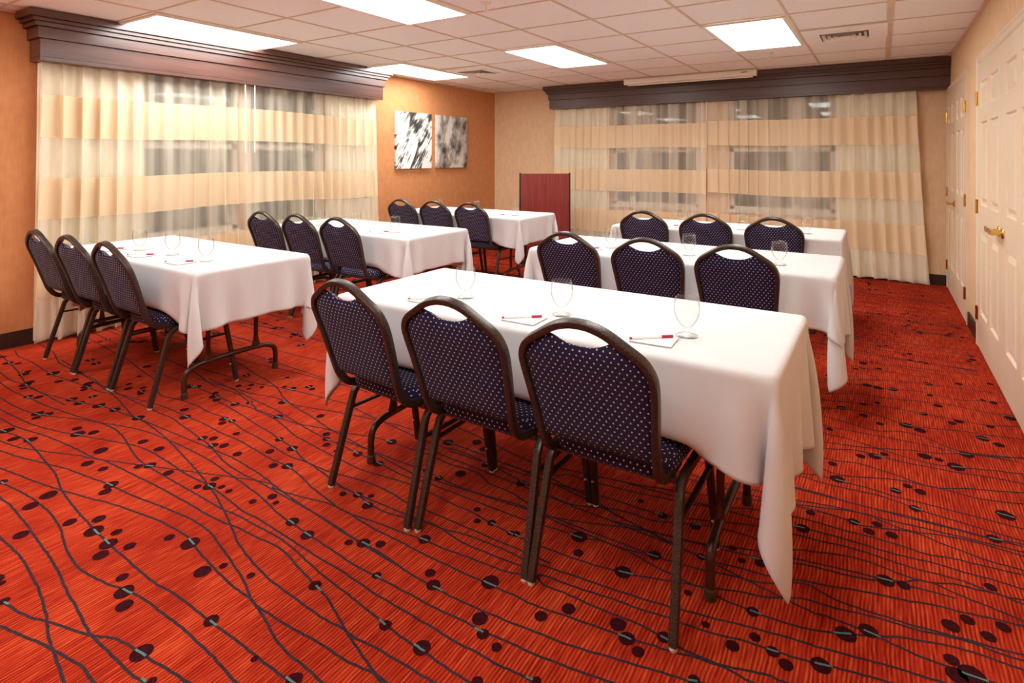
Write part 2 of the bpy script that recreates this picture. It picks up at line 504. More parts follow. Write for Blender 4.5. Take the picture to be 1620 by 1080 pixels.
# ------------------------------------------------------------------ room shell
CARPET_LINES = [
    [(-5.214, 1.451), (-4.935, 1.427), (-4.669, 1.394), (-4.384, 1.347), (-4.187, 1.346), (-3.962, 1.384), (-3.822, 1.410), (-3.684, 1.450), (-3.546, 1.471), (-3.377, 1.483), (-3.328, 1.493), (-3.200, 1.488), (-3.076, 1.475), (-2.927, 1.455), (-2.745, 1.421), (-2.559, 1.386), (-2.390, 1.348), (-2.258, 1.312), (-2.162, 1.281), (-2.062, 1.248), (-1.957, 1.208), (-1.859, 1.183), (-1.782, 1.168), (-1.682, 1.154), (-1.587, 1.150), (-1.487, 1.145), (-1.399, 1.144), (-1.336, 1.150), (-1.279, 1.147), (-1.209, 1.154), (-1.127, 1.158), (-1.060, 1.160), (-0.994, 1.161), (-0.884, 1.166), (-0.774, 1.169), (-0.664, 1.173), (-0.555, 1.176), (-0.445, 1.178)],
    [(-5.231, 1.539), (-5.061, 1.511), (-4.851, 1.516), (-4.481, 1.498), (-4.286, 1.514), (-4.051, 1.532), (-3.881, 1.543), (-3.748, 1.588), (-3.571, 1.610), (-3.412, 1.636), (-3.289, 1.643), (-3.144, 1.644), (-2.967, 1.648), (-2.791, 1.639), (-2.663, 1.644), (-2.490, 1.632), (-2.366, 1.622), (-2.239, 1.623), (-2.126, 1.604), (-2.015, 1.575), (-1.901, 1.555), (-1.784, 1.536), (-1.752, 1.539), (-1.614, 1.524), (-1.467, 1.523), (-1.358, 1.519), (-1.246, 1.521), (-1.147, 1.523), (-1.065, 1.525), (-0.983, 1.530), (-0.924, 1.529), (-0.870, 1.534), (-0.806, 1.546), (-0.741, 1.553), (-0.675, 1.565), (-0.609, 1.571), (-0.549, 1.584), (-0.497, 1.593), (-0.444, 1.608), (-0.395, 1.616), (-0.354, 1.622), (-0.313, 1.617), (-0.285, 1.614), (-0.175, 1.618), (-0.065, 1.621), (0.045, 1.623), (0.155, 1.625), (0.265, 1.627)],
    [(-4.750, 1.642), (-4.641, 1.636), (-4.531, 1.628), (-4.422, 1.620), (-4.313, 1.610), (-4.204, 1.598), (-3.975, 1.581), (-3.820, 1.568), (-3.638, 1.541), (-3.408, 1.497), (-3.328, 1.493), (-2.677, 1.525), (-2.507, 1.532), (-2.317, 1.519), (-2.209, 1.507), (-2.122, 1.492), (-2.035, 1.482), (-1.931, 1.472), (-1.866, 1.466), (-1.757, 1.455), (-1.648, 1.445), (-1.538, 1.437), (-1.429, 1.431), (-1.320, 1.425)],
    [(-5.285, 1.694), (-5.175, 1.689), (-5.066, 1.682), (-4.956, 1.675), (-4.698, 1.615), (-4.546, 1.606), (-4.344, 1.603), (-4.136, 1.610), (-3.981, 1.591), (-3.324, 1.586), (-3.189, 1.593), (-3.046, 1.577), (-2.858, 1.556), (-2.713, 1.538), (-2.517, 1.492), (-2.370, 1.477), (-2.254, 1.478), (-1.866, 1.466), (-1.727, 1.457), (-1.612, 1.446), (-1.547, 1.446), (-1.421, 1.436), (-1.328, 1.424), (-1.229, 1.420), (-1.143, 1.419), (-1.042, 1.424), (-0.923, 1.436), (-0.846, 1.445), (-0.772, 1.453), (-0.704, 1.466), (-0.640, 1.483), (-0.572, 1.497), (-0.514, 1.511), (-0.434, 1.528), (-0.382, 1.546), (-0.275, 1.568), (-0.168, 1.587), (-0.061, 1.603), (0.045, 1.617), (0.152, 1.628)],
    [(-5.119, 1.254), (-5.009, 1.256), (-4.900, 1.259), (-4.790, 1.263), (-4.680, 1.267), (-4.570, 1.272), (-4.336, 1.265), (-4.144, 1.280), (-3.910, 1.293), (-3.726, 1.316), (-3.526, 1.344), (-3.411, 1.364), (-3.261, 1.367), (-3.127, 1.346), (-3.022, 1.321), (-2.880, 1.292), (-2.767, 1.284), (-2.624, 1.284), (-2.445, 1.285), (-2.301, 1.285), (-2.166, 1.285), (-2.136, 1.292), (-2.057, 1.296), (-1.978, 1.296), (-1.839, 1.300), (-1.702, 1.284), (-1.577, 1.264), (-1.470, 1.253), (-1.358, 1.243), (-1.255, 1.230), (-1.191, 1.223), (-1.113, 1.219), (-1.053, 1.217), (-0.977, 1.213), (-0.913, 1.213), (-0.803, 1.210), (-0.693, 1.207), (-0.583, 1.204), (-0.473, 1.202), (-0.363, 1.201)],
    [(-5.230, 1.325), (-5.120, 1.326), (-5.010, 1.328), (-4.900, 1.330), (-4.790, 1.333), (-4.561, 1.322), (-4.388, 1.344), (-4.278, 1.346), (-4.168, 1.348), (-4.058, 1.350), (-3.948, 1.352), (-3.838, 1.353)],
    [(-4.824, 1.133), (-4.716, 1.141), (-4.607, 1.151), (-4.499, 1.163), (-4.390, 1.176), (-4.282, 1.192), (-4.065, 1.193), (-3.865, 1.215), (-3.732, 1.255), (-3.593, 1.311), (-3.428, 1.363), (-3.268, 1.413), (-3.108, 1.445), (-2.921, 1.459), (-2.744, 1.464), (-2.565, 1.461), (-2.416, 1.447), (-2.278, 1.434), (-2.169, 1.422), (-2.087, 1.410), (-1.985, 1.389), (-1.884, 1.379), (-1.771, 1.370), (-1.629, 1.360), (-1.523, 1.352), (-1.418, 1.353), (-1.319, 1.354), (-1.225, 1.355), (-1.123, 1.357), (-1.056, 1.364), (-0.976, 1.365), (-0.883, 1.374), (-0.808, 1.380), (-0.729, 1.390), (-0.659, 1.401), (-0.593, 1.416), (-0.484, 1.429), (-0.375, 1.441), (-0.266, 1.450), (-0.158, 1.459), (-0.049, 1.466)],
    [(-4.624, 1.085), (-4.515, 1.092), (-4.407, 1.100), (-4.298, 1.110), (-4.189, 1.122), (-4.080, 1.135), (-3.884, 1.146), (-3.686, 1.165), (-3.524, 1.198), (-3.387, 1.236), (-3.247, 1.278), (-3.112, 1.318), (-3.013, 1.345), (-2.886, 1.356), (-2.735, 1.352), (-2.555, 1.343), (-2.390, 1.348), (-2.242, 1.336), (-2.099, 1.322), (-2.021, 1.325), (-1.897, 1.321), (-1.760, 1.315), (-1.633, 1.309), (-1.521, 1.309), (-1.438, 1.303), (-1.345, 1.297), (-1.263, 1.297), (-1.164, 1.295), (-1.090, 1.295), (-1.023, 1.292), (-0.948, 1.297), (-0.884, 1.296), (-0.836, 1.301), (-0.774, 1.305), (-0.664, 1.310), (-0.554, 1.314), (-0.444, 1.318), (-0.335, 1.321), (-0.225, 1.323)],
    [(-4.490, 1.059), (-4.380, 1.065), (-4.271, 1.071), (-4.162, 1.078), (-4.052, 1.087), (-3.943, 1.097), (-3.747, 1.106), (-3.550, 1.141), (-3.383, 1.163), (-3.221, 1.176), (-3.060, 1.185), (-2.999, 1.199), (-2.857, 1.210), (-2.703, 1.219), (-2.558, 1.227), (-2.404, 1.232), (-2.227, 1.234), (-2.110, 1.239), (-2.029, 1.252), (-1.918, 1.257), (-1.837, 1.266), (-1.751, 1.262), (-1.654, 1.241), (-1.546, 1.221), (-1.475, 1.206), (-1.390, 1.178), (-1.315, 1.150), (-1.243, 1.126), (-1.178, 1.107), (-1.111, 1.088), (-1.006, 1.059), (-0.902, 1.035), (-0.797, 1.014), (-0.692, 0.997), (-0.588, 0.982)],
    [(-4.310, 1.045), (-4.200, 1.045), (-4.090, 1.045), (-3.980, 1.045), (-3.870, 1.046), (-3.760, 1.046), (-3.646, 1.070), (-3.529, 1.078), (-3.361, 1.068), (-3.171, 1.048), (-3.038, 1.033), (-2.871, 0.998), (-2.752, 0.983), (-2.638, 0.970), (-2.524, 0.962), (-2.431, 0.956), (-2.327, 0.950), (-2.212, 0.947), (-2.070, 0.943), (-1.969, 0.944), (-1.869, 0.953), (-1.762, 0.954), (-1.684, 0.954), (-1.587, 0.956), (-1.465, 0.956), (-1.395, 0.956), (-1.315, 0.957), (-1.205, 0.958), (-1.095, 0.958), (-0.985, 0.959), (-0.875, 0.959), (-0.765, 0.960)],
    [(-4.149, 0.906), (-4.044, 0.920), (-3.938, 0.937), (-3.833, 0.957), (-3.728, 0.981), (-3.623, 1.008), (-3.467, 1.035), (-3.354, 1.072), (-3.219, 1.125), (-3.119, 1.163), (-2.999, 1.199), (-2.254, 1.478), (-2.139, 1.482), (-2.044, 1.496), (-1.956, 1.513), (-1.875, 1.534), (-1.779, 1.539), (-1.739, 1.536), (-1.611, 1.554), (-1.505, 1.562), (-1.393, 1.576), (-1.294, 1.580), (-1.204, 1.590), (-1.115, 1.597), (-1.034, 1.609), (-0.944, 1.654), (-0.866, 1.662), (-0.786, 1.672), (-0.706, 1.685), (-0.625, 1.691), (-0.533, 1.708), (-0.486, 1.710), (-0.407, 1.720), (-0.337, 1.740), (-0.267, 1.750), (-0.231, 1.754), (-0.188, 1.761), (-0.139, 1.775), (-0.095, 1.786), (-0.040, 1.798), (0.016, 1.810), (0.123, 1.832), (0.230, 1.850), (0.337, 1.866), (0.444, 1.880), (0.551, 1.891)],
    [(-4.043, 0.904), (-3.936, 0.914), (-3.828, 0.926), (-3.720, 0.940), (-3.613, 0.956), (-3.505, 0.975), (-3.357, 1.002), (-3.171, 1.048), (-3.051, 1.078), (-2.913, 1.098), (-2.751, 1.123), (-2.556, 1.141), (-2.423, 1.162), (-2.321, 1.173), (-2.231, 1.184), (-2.110, 1.184), (-1.973, 1.158), (-1.864, 1.133), (-1.756, 1.106), (-1.660, 1.072), (-1.619, 1.062), (-1.550, 1.047), (-1.466, 1.021), (-1.394, 1.010), (-1.323, 1.008), (-1.237, 1.002), (-1.128, 0.989), (-1.019, 0.977), (-0.910, 0.968), (-0.801, 0.960), (-0.693, 0.953)],
    [(-3.848, 0.855), (-3.740, 0.864), (-3.632, 0.875), (-3.524, 0.888), (-3.416, 0.902), (-3.308, 0.920), (-3.150, 0.946), (-3.000, 0.970), (-2.859, 0.999), (-2.712, 1.034), (-2.594, 1.065), (-2.455, 1.090), (-2.359, 1.108), (-2.243, 1.120), (-2.115, 1.123), (-2.027, 1.104), (-1.908, 1.087), (-1.793, 1.074), (-1.710, 1.071), (-1.650, 1.071), (-1.624, 1.065), (-1.541, 1.067), (-1.449, 1.071), (-1.366, 1.078), (-1.281, 1.080), (-1.209, 1.084), (-1.146, 1.094), (-1.094, 1.094), (-0.984, 1.099), (-0.874, 1.104), (-0.765, 1.108), (-0.655, 1.111), (-0.545, 1.114)],
    [(-3.712, 0.857), (-3.602, 0.860), (-3.492, 0.864), (-3.383, 0.868), (-3.273, 0.874), (-3.163, 0.880), (-3.052, 0.895), (-2.932, 0.906), (-2.827, 0.909), (-2.733, 0.909), (-2.581, 0.892), (-2.486, 0.869), (-2.392, 0.850), (-2.278, 0.840), (-2.187, 0.847), (-2.099, 0.861), (-2.037, 0.877), (-1.951, 0.889), (-1.834, 0.893), (-1.731, 0.896), (-1.643, 0.894), (-1.554, 0.890), (-1.466, 0.882), (-1.426, 0.880), (-1.316, 0.875), (-1.206, 0.871), (-1.096, 0.867), (-0.987, 0.864), (-0.877, 0.862)],
    [(-3.564, 0.854), (-3.455, 0.852), (-3.345, 0.850), (-3.235, 0.847), (-3.125, 0.843), (-3.015, 0.839), (-2.928, 0.844), (-2.841, 0.839), (-2.709, 0.832), (-2.563, 0.819), (-2.429, 0.808), (-2.309, 0.794), (-2.195, 0.775), (-2.085, 0.761), (-1.994, 0.748), (-1.922, 0.740), (-1.843, 0.741), (-1.758, 0.741), (-1.683, 0.743), (-1.633, 0.748), (-1.523, 0.751), (-1.413, 0.753), (-1.303, 0.755), (-1.193, 0.756), (-1.083, 0.758)],
    [(-5.199, 1.953), (-5.090, 1.947), (-4.980, 1.940), (-4.871, 1.932), (-4.762, 1.922), (-4.653, 1.910), (-4.378, 1.893), (-4.134, 1.854), (-3.924, 1.825), (-3.771, 1.799), (-3.553, 1.713), (-3.399, 1.733), (-3.241, 1.747), (-3.068, 1.739), (-2.915, 1.746), (-2.729, 1.719), (-2.614, 1.713), (-2.464, 1.698), (-2.323, 1.683), (-2.208, 1.691), (-2.070, 1.693), (-1.964, 1.708), (-1.846, 1.726), (-1.697, 1.725), (-1.593, 1.708), (-1.499, 1.714), (-1.389, 1.715), (-1.279, 1.716), (-1.169, 1.717), (-1.059, 1.718), (-0.949, 1.718)],
    [(-4.235, 2.044), (-4.126, 2.039), (-4.016, 2.033), (-3.907, 2.026), (-3.797, 2.018), (-3.688, 2.008), (-3.541, 1.977), (-3.367, 1.957), (-3.183, 1.965), (-3.053, 1.942), (-2.912, 1.909), (-2.885, 1.891), (-2.704, 1.882), (-2.469, 1.826), (-2.368, 1.814), (-2.222, 1.800), (-2.079, 1.790), (-1.945, 1.781), (-1.825, 1.797), (-1.690, 1.812), (-1.563, 1.812), (-1.436, 1.803), (-1.344, 1.801), (-1.248, 1.787), (-1.147, 1.776), (-1.099, 1.775), (-0.995, 1.777), (-0.898, 1.782), (-0.819, 1.791), (-0.756, 1.805), (-0.694, 1.818), (-0.626, 1.840), (-0.565, 1.863), (-0.504, 1.882), (-0.465, 1.883), (-0.408, 1.868), (-0.348, 1.870), (-0.285, 1.870), (-0.230, 1.878), (-0.169, 1.890), (-0.110, 1.915), (-0.063, 1.938), (-0.005, 1.969), (0.049, 2.000), (0.102, 2.018), (0.168, 2.038), (0.225, 2.047), (0.279, 2.049), (0.325, 2.050), (0.434, 2.063), (0.543, 2.075)],
    [(-3.982, 1.879), (-3.872, 1.880), (-3.762, 1.882), (-3.652, 1.883), (-3.542, 1.885), (-3.432, 1.887), (-3.233, 1.879), (-3.074, 1.879), (-2.894, 1.897), (-2.706, 1.903), (-2.558, 1.911), (-2.425, 1.944), (-2.309, 1.968), (-2.203, 1.997), (-2.099, 2.025), (-2.000, 2.032), (-1.880, 2.037), (-1.766, 2.041), (-1.627, 2.032), (-1.493, 2.041), (-1.397, 2.000), (-1.280, 1.993), (-1.068, 1.931), (-0.957, 1.925), (-0.854, 1.922), (-0.767, 1.918), (-0.744, 1.918), (-0.669, 1.901), (-0.612, 1.893), (-0.573, 1.888), (-0.504, 1.882), (-0.441, 1.906), (-0.374, 1.933), (-0.298, 1.956), (-0.210, 2.007), (-0.158, 2.014), (-0.095, 2.025), (-0.029, 2.042), (0.034, 2.051), (0.096, 2.057), (0.160, 2.075), (0.222, 2.086), (0.274, 2.082), (0.332, 2.089), (0.441, 2.102), (0.550, 2.112)],
    [(-3.250, 0.771), (-3.140, 0.768), (-3.030, 0.765), (-2.921, 0.761), (-2.811, 0.756), (-2.701, 0.751), (-2.586, 0.754), (-2.473, 0.751), (-2.367, 0.740), (-2.259, 0.726), (-2.125, 0.699), (-2.013, 0.669), (-1.936, 0.656), (-1.863, 0.644), (-1.808, 0.635), (-1.700, 0.616), (-1.592, 0.601), (-1.485, 0.587), (-1.377, 0.576), (-1.269, 0.566)],
    [(-2.850, 0.566), (-2.743, 0.577), (-2.636, 0.590), (-2.528, 0.605), (-2.421, 0.623), (-2.314, 0.644), (-2.241, 0.654), (-2.162, 0.668), (-2.089, 0.691), (-2.010, 0.714), (-1.922, 0.740), (-1.867, 0.766), (-1.805, 0.781), (-1.739, 0.788), (-1.674, 0.795), (-1.607, 0.803), (-1.535, 0.811), (-1.426, 0.821), (-1.316, 0.830), (-1.207, 0.838), (-1.098, 0.844), (-0.988, 0.849)],
    [(-2.728, 0.538), (-2.620, 0.548), (-2.512, 0.560), (-2.404, 0.574), (-2.297, 0.590), (-2.189, 0.609), (-2.099, 0.630), (-2.012, 0.650), (-1.953, 0.660), (-1.876, 0.674), (-1.812, 0.680), (-1.747, 0.677), (-1.638, 0.686), (-1.528, 0.695), (-1.419, 0.701), (-1.309, 0.707), (-1.200, 0.712)],
    [(-1.924, 1.639), (-1.814, 1.642), (-1.704, 1.646), (-1.595, 1.650), (-1.485, 1.655), (-1.375, 1.661), (-1.279, 1.680), (-1.179, 1.688), (-1.085, 1.690), (-1.023, 1.683), (-0.961, 1.695), (-0.877, 1.705), (-0.795, 1.715), (-0.721, 1.722), (-0.641, 1.734), (-0.546, 1.750), (-0.500, 1.761), (-0.411, 1.779), (-0.335, 1.800), (-0.276, 1.811), (-0.215, 1.824), (-0.155, 1.831), (-0.102, 1.843), (-0.041, 1.855), (0.017, 1.869), (0.074, 1.877), (0.129, 1.885), (0.237, 1.902), (0.345, 1.916), (0.454, 1.928), (0.562, 1.938)],
    [(-3.545, 2.002), (-3.436, 1.997), (-3.326, 1.991), (-3.217, 1.983), (-3.107, 1.975), (-2.998, 1.965), (-2.790, 1.952), (-2.566, 1.917), (-2.329, 1.886), (-2.232, 1.883), (-2.067, 1.873), (-1.913, 1.864), (-1.750, 1.846), (-1.687, 1.857), (-1.611, 1.862), (-1.201, 1.869), (-1.099, 1.877), (-0.992, 1.891), (-0.927, 1.891), (-0.852, 1.918), (-0.804, 1.919), (-0.747, 1.926), (-0.683, 1.939), (-0.634, 1.946), (-0.587, 1.953), (-0.516, 1.963), (-0.444, 1.984), (-0.363, 2.001), (-0.308, 2.019), (-0.213, 2.081), (-0.163, 2.073), (-0.118, 2.059), (-0.054, 2.058), (0.011, 2.064), (0.074, 2.069), (0.150, 2.081), (0.223, 2.093), (0.287, 2.102), (0.335, 2.112), (0.444, 2.127), (0.552, 2.140)],
    [(-3.271, 1.852), (-3.163, 1.843), (-3.055, 1.833), (-2.947, 1.821), (-2.838, 1.807), (-2.730, 1.790), (-2.605, 1.778), (-2.473, 1.756), (-2.348, 1.736), (-2.231, 1.700), (-2.121, 1.683), (-2.012, 1.663), (-1.914, 1.647), (-1.809, 1.640), (-1.717, 1.622), (-1.627, 1.619), (-1.527, 1.637), (-1.453, 1.661), (-1.372, 1.658), (-1.270, 1.640), (-1.174, 1.642), (-1.060, 1.650), (-0.980, 1.652), (-0.919, 1.620), (-0.847, 1.625), (-0.764, 1.625), (-0.682, 1.629), (-0.614, 1.634), (-0.550, 1.629), (-0.506, 1.624), (-0.468, 1.617), (-0.417, 1.620), (-0.363, 1.625), (-0.306, 1.644), (-0.253, 1.660), (-0.215, 1.661), (-0.107, 1.680), (0.001, 1.695), (0.108, 1.709), (0.216, 1.720), (0.324, 1.730)],
    [(-3.890, 2.295), (-3.784, 2.282), (-3.678, 2.267), (-3.572, 2.249), (-3.466, 2.228), (-3.360, 2.203), (-3.238, 2.187), (-3.041, 2.138), (-2.917, 2.082), (-2.753, 2.036), (-2.550, 2.003), (-2.377, 1.965), (-2.211, 1.943), (-2.057, 1.923), (-1.880, 1.901), (-1.718, 1.881), (-1.635, 1.890), (-1.134, 1.936), (-1.037, 1.951), (-0.923, 1.990), (-0.813, 2.033), (-0.726, 2.062), (-0.649, 2.080), (-0.540, 2.099), (-0.416, 2.149), (-0.332, 2.174), (-0.226, 2.200), (-0.120, 2.221), (-0.015, 2.240), (0.091, 2.255), (0.197, 2.269)],
    [(-3.622, 1.965), (-3.513, 1.973), (-3.404, 1.981), (-3.295, 1.992), (-3.187, 2.004), (-3.078, 2.018), (-2.945, 2.050), (-2.771, 2.049), (-2.662, 2.070), (-2.564, 2.097), (-2.445, 2.127), (-2.323, 2.149), (-2.184, 2.173), (-1.998, 2.188), (-1.887, 2.181), (-1.709, 2.183), (-1.392, 2.167), (-1.288, 2.172), (-1.177, 2.214), (-1.154, 2.244), (-1.057, 2.247), (-0.947, 2.261), (-0.841, 2.275), (-0.718, 2.302), (-0.599, 2.328), (-0.437, 2.408), (-0.370, 2.426), (-0.278, 2.450), (-0.193, 2.459), (-0.105, 2.461), (-0.026, 2.470), (0.065, 2.472), (0.133, 2.467), (0.223, 2.492), (0.308, 2.502), (0.399, 2.517), (0.508, 2.529)],
    [(-3.775, 2.071), (-3.666, 2.078), (-3.557, 2.085), (-3.448, 2.094), (-3.339, 2.105), (-3.230, 2.117), (-3.062, 2.153), (-2.889, 2.180), (-2.715, 2.199), (-2.517, 2.212), (-2.337, 2.185), (-1.844, 2.132), (-1.681, 2.147), (-1.563, 2.138), (-1.464, 2.121), (-1.116, 2.059), (-1.012, 2.063), (-0.910, 2.110), (-0.813, 2.130), (-0.738, 2.132), (-0.651, 2.165), (-0.568, 2.207), (-0.405, 2.236), (-0.337, 2.209), (-0.241, 2.251), (-0.179, 2.277), (-0.108, 2.303), (-0.033, 2.314), (0.030, 2.305), (0.082, 2.300), (0.141, 2.309), (0.197, 2.296), (0.244, 2.287), (0.300, 2.278), (0.360, 2.267), (0.468, 2.249), (0.576, 2.234)],
    [(-4.089, 2.287), (-3.980, 2.292), (-3.870, 2.298), (-3.761, 2.305), (-3.651, 2.313), (-3.542, 2.322), (-3.339, 2.348), (-3.105, 2.366), (-2.995, 2.375), (-2.886, 2.382), (-2.776, 2.388), (-2.667, 2.394), (-2.557, 2.398)],
    [(-4.366, 2.452), (-4.257, 2.459), (-4.148, 2.468), (-4.039, 2.478), (-3.931, 2.491), (-3.822, 2.505), (-3.641, 2.560), (-3.377, 2.574), (-3.268, 2.587), (-3.159, 2.599), (-3.050, 2.609), (-2.942, 2.617), (-2.833, 2.624)],
    [(-3.904, 2.417), (-3.794, 2.415), (-3.684, 2.414), (-3.574, 2.412), (-3.464, 2.410), (-3.354, 2.407), (-3.102, 2.400), (-2.992, 2.398), (-2.882, 2.396), (-2.772, 2.394), (-2.662, 2.393), (-2.552, 2.392)],
    [(-2.218, 1.920), (-2.108, 1.921), (-1.998, 1.922), (-1.888, 1.924), (-1.778, 1.926), (-1.668, 1.928), (-1.532, 1.913), (-1.401, 1.915), (-1.245, 1.938), (-1.135, 1.940), (-1.025, 1.942), (-0.915, 1.943), (-0.805, 1.945), (-0.695, 1.946)],
    [(-1.420, 2.174), (-1.313, 2.163), (-1.206, 2.150), (-1.098, 2.135), (-0.991, 2.117), (-0.884, 2.096), (-0.806, 2.077), (-0.726, 2.062), (-0.667, 2.047), (-0.611, 2.033), (-0.533, 2.030), (-0.469, 2.029), (-0.396, 2.045), (-0.319, 2.055), (-0.210, 2.095), (-0.134, 2.115), (-0.065, 2.140), (0.011, 2.161), (0.077, 2.177), (0.143, 2.200), (0.198, 2.209), (0.274, 2.226), (0.334, 2.237), (0.356, 2.244), (0.464, 2.263), (0.571, 2.279)],
    [(-1.713, 2.123), (-1.604, 2.127), (-1.494, 2.131), (-1.384, 2.136), (-1.275, 2.142), (-1.165, 2.149), (-1.060, 2.161), (-0.938, 2.174), (-0.832, 2.178), (-0.755, 2.180), (-0.663, 2.203), (-0.576, 2.236), (-0.418, 2.304), (-0.353, 2.313), (-0.255, 2.338), (-0.189, 2.344), (-0.120, 2.358), (-0.043, 2.364), (0.030, 2.359), (0.110, 2.361), (0.187, 2.372), (0.253, 2.372), (0.291, 2.360), (0.345, 2.364), (0.377, 2.373), (0.487, 2.373)],
    [(-1.983, 2.351), (-1.877, 2.338), (-1.770, 2.323), (-1.664, 2.305), (-1.558, 2.284), (-1.452, 2.260), (-1.328, 2.240), (-1.205, 2.181), (-1.109, 2.157), (-1.039, 2.148), (-0.942, 2.120), (-0.870, 2.093), (-0.792, 2.075), (-0.210, 1.969), (-0.154, 1.969), (-0.104, 1.969), (-0.052, 1.968), (-0.005, 1.965), (0.033, 1.958), (0.080, 1.951), (0.126, 1.951), (0.175, 1.953), (0.214, 1.951), (0.258, 1.959), (0.368, 1.963), (0.478, 1.967)],
    [(-1.873, 2.077), (-1.764, 2.075), (-1.654, 2.072), (-1.544, 2.069), (-1.434, 2.065), (-1.324, 2.061), (-1.220, 2.058), (-1.127, 2.052), (-1.017, 2.048), (-0.907, 2.045), (-0.797, 2.042), (-0.687, 2.040), (-0.577, 2.038)],
    [(-1.262, 2.262), (-1.157, 2.277), (-1.052, 2.295), (-0.948, 2.315), (-0.843, 2.339), (-0.738, 2.368), (-0.619, 2.405), (-0.449, 2.475), (-0.080, 2.613), (-0.007, 2.602), (0.082, 2.587), (0.160, 2.610), (0.235, 2.632), (0.325, 2.640), (0.419, 2.637), (0.528, 2.651)],
    [(-0.857, 2.049), (-0.751, 2.062), (-0.645, 2.077), (-0.538, 2.094), (-0.432, 2.115), (-0.326, 2.139), (-0.223, 2.178), (-0.148, 2.191), (-0.094, 2.200), (-0.032, 2.218), (0.020, 2.248), (0.064, 2.267), (0.107, 2.302), (0.150, 2.314), (0.201, 2.343), (0.258, 2.351), (0.315, 2.364), (0.373, 2.352), (0.481, 2.368)],
    [(-0.907, 2.320), (-0.798, 2.326), (-0.688, 2.333), (-0.579, 2.342), (-0.470, 2.351), (-0.361, 2.363), (-0.266, 2.390), (-0.183, 2.400), (-0.093, 2.406), (-0.006, 2.407), (0.068, 2.411), (0.148, 2.426), (0.234, 2.427), (0.312, 2.435), (0.386, 2.433), (0.496, 2.439)],
    [(-0.738, 2.489), (-0.629, 2.496), (-0.520, 2.505), (-0.412, 2.515), (-0.303, 2.526), (-0.194, 2.540), (-0.098, 2.537), (-0.057, 2.530), (0.013, 2.553), (0.082, 2.581), (0.121, 2.585), (0.184, 2.564), (0.246, 2.554), (0.313, 2.541), (0.404, 2.546), (0.513, 2.533)],
    [(-0.530, 2.657), (-0.420, 2.660), (-0.310, 2.663), (-0.201, 2.667), (-0.091, 2.672), (0.019, 2.677), (0.095, 2.679), (0.193, 2.685), (0.268, 2.690), (0.332, 2.695), (0.431, 2.718), (0.540, 2.729)],
    [(-0.842, 2.789), (-0.733, 2.791), (-0.623, 2.793), (-0.513, 2.796), (-0.403, 2.800), (-0.293, 2.804), (-0.222, 2.827), (-0.132, 2.827), (-0.041, 2.830), (0.047, 2.819), (0.132, 2.822), (0.213, 2.825), (0.292, 2.828), (0.372, 2.828), (0.449, 2.828), (0.559, 2.830)],
    [(-0.828, 2.777), (-0.718, 2.777), (-0.608, 2.777), (-0.498, 2.776), (-0.388, 2.776), (-0.278, 2.776), (-0.188, 2.770), (-0.096, 2.781), (-0.007, 2.791), (0.078, 2.775), (0.164, 2.758), (0.246, 2.753), (0.356, 2.745), (0.465, 2.739), (0.575, 2.733)],
    [(-0.957, 2.654), (-0.847, 2.656), (-0.737, 2.658), (-0.627, 2.660), (-0.517, 2.662), (-0.407, 2.665), (-0.286, 2.672), (-0.193, 2.678), (-0.103, 2.671), (-0.017, 2.677), (0.055, 2.688), (0.165, 2.692), (0.275, 2.696), (0.385, 2.699), (0.495, 2.702)],
    [(-0.935, 2.513), (-0.826, 2.521), (-0.717, 2.529), (-0.609, 2.539), (-0.500, 2.550), (-0.391, 2.564), (-0.298, 2.572), (-0.203, 2.594), (-0.122, 2.610), (-0.038, 2.616), (0.044, 2.623), (0.153, 2.637), (0.262, 2.649), (0.370, 2.658), (0.479, 2.667)],
    [(-0.740, 3.020), (-0.630, 3.017), (-0.521, 3.015), (-0.411, 3.011), (-0.301, 3.008), (-0.191, 3.003), (-0.092, 3.034), (-0.008, 3.025), (0.073, 3.009), (0.139, 2.987), (0.204, 2.987), (0.267, 2.987), (0.348, 2.987), (0.482, 3.035)],
    [(-0.801, 2.847), (-0.693, 2.856), (-0.584, 2.866), (-0.476, 2.878), (-0.368, 2.893), (-0.260, 2.910), (-0.165, 2.879), (-0.065, 2.913), (0.027, 2.958), (0.117, 2.980), (0.204, 2.987), (0.293, 3.044), (0.391, 3.086), (0.498, 3.135)],
    [(-0.805, 3.034), (-0.696, 3.042), (-0.588, 3.052), (-0.480, 3.064), (-0.371, 3.078), (-0.263, 3.094), (-0.198, 3.117), (-0.096, 3.165), (0.004, 3.161), (0.101, 3.158), (0.194, 3.170), (0.285, 3.182), (0.396, 3.209), (0.512, 3.226)],
    [(-0.773, 3.325), (-0.664, 3.318), (-0.556, 3.310), (-0.447, 3.300), (-0.338, 3.289), (-0.229, 3.275), (-0.126, 3.273), (-0.008, 3.239), (0.090, 3.217), (0.208, 3.211), (0.313, 3.247), (0.427, 3.289), (0.528, 3.323)],
    [(-0.801, 3.489), (-0.691, 3.489), (-0.581, 3.489), (-0.471, 3.490), (-0.361, 3.490), (-0.251, 3.491), (-0.134, 3.468), (-0.022, 3.447), (0.085, 3.506), (0.189, 3.494), (0.283, 3.426), (0.377, 3.426), (0.471, 3.453), (0.557, 3.508)],
    [(-0.817, 3.585), (-0.707, 3.588), (-0.597, 3.592), (-0.488, 3.597), (-0.378, 3.602), (-0.268, 3.608), (-0.141, 3.665), (-0.009, 3.658), (0.115, 3.607), (0.249, 3.642), (0.354, 3.679), (0.455, 3.695), (0.593, 3.735)],
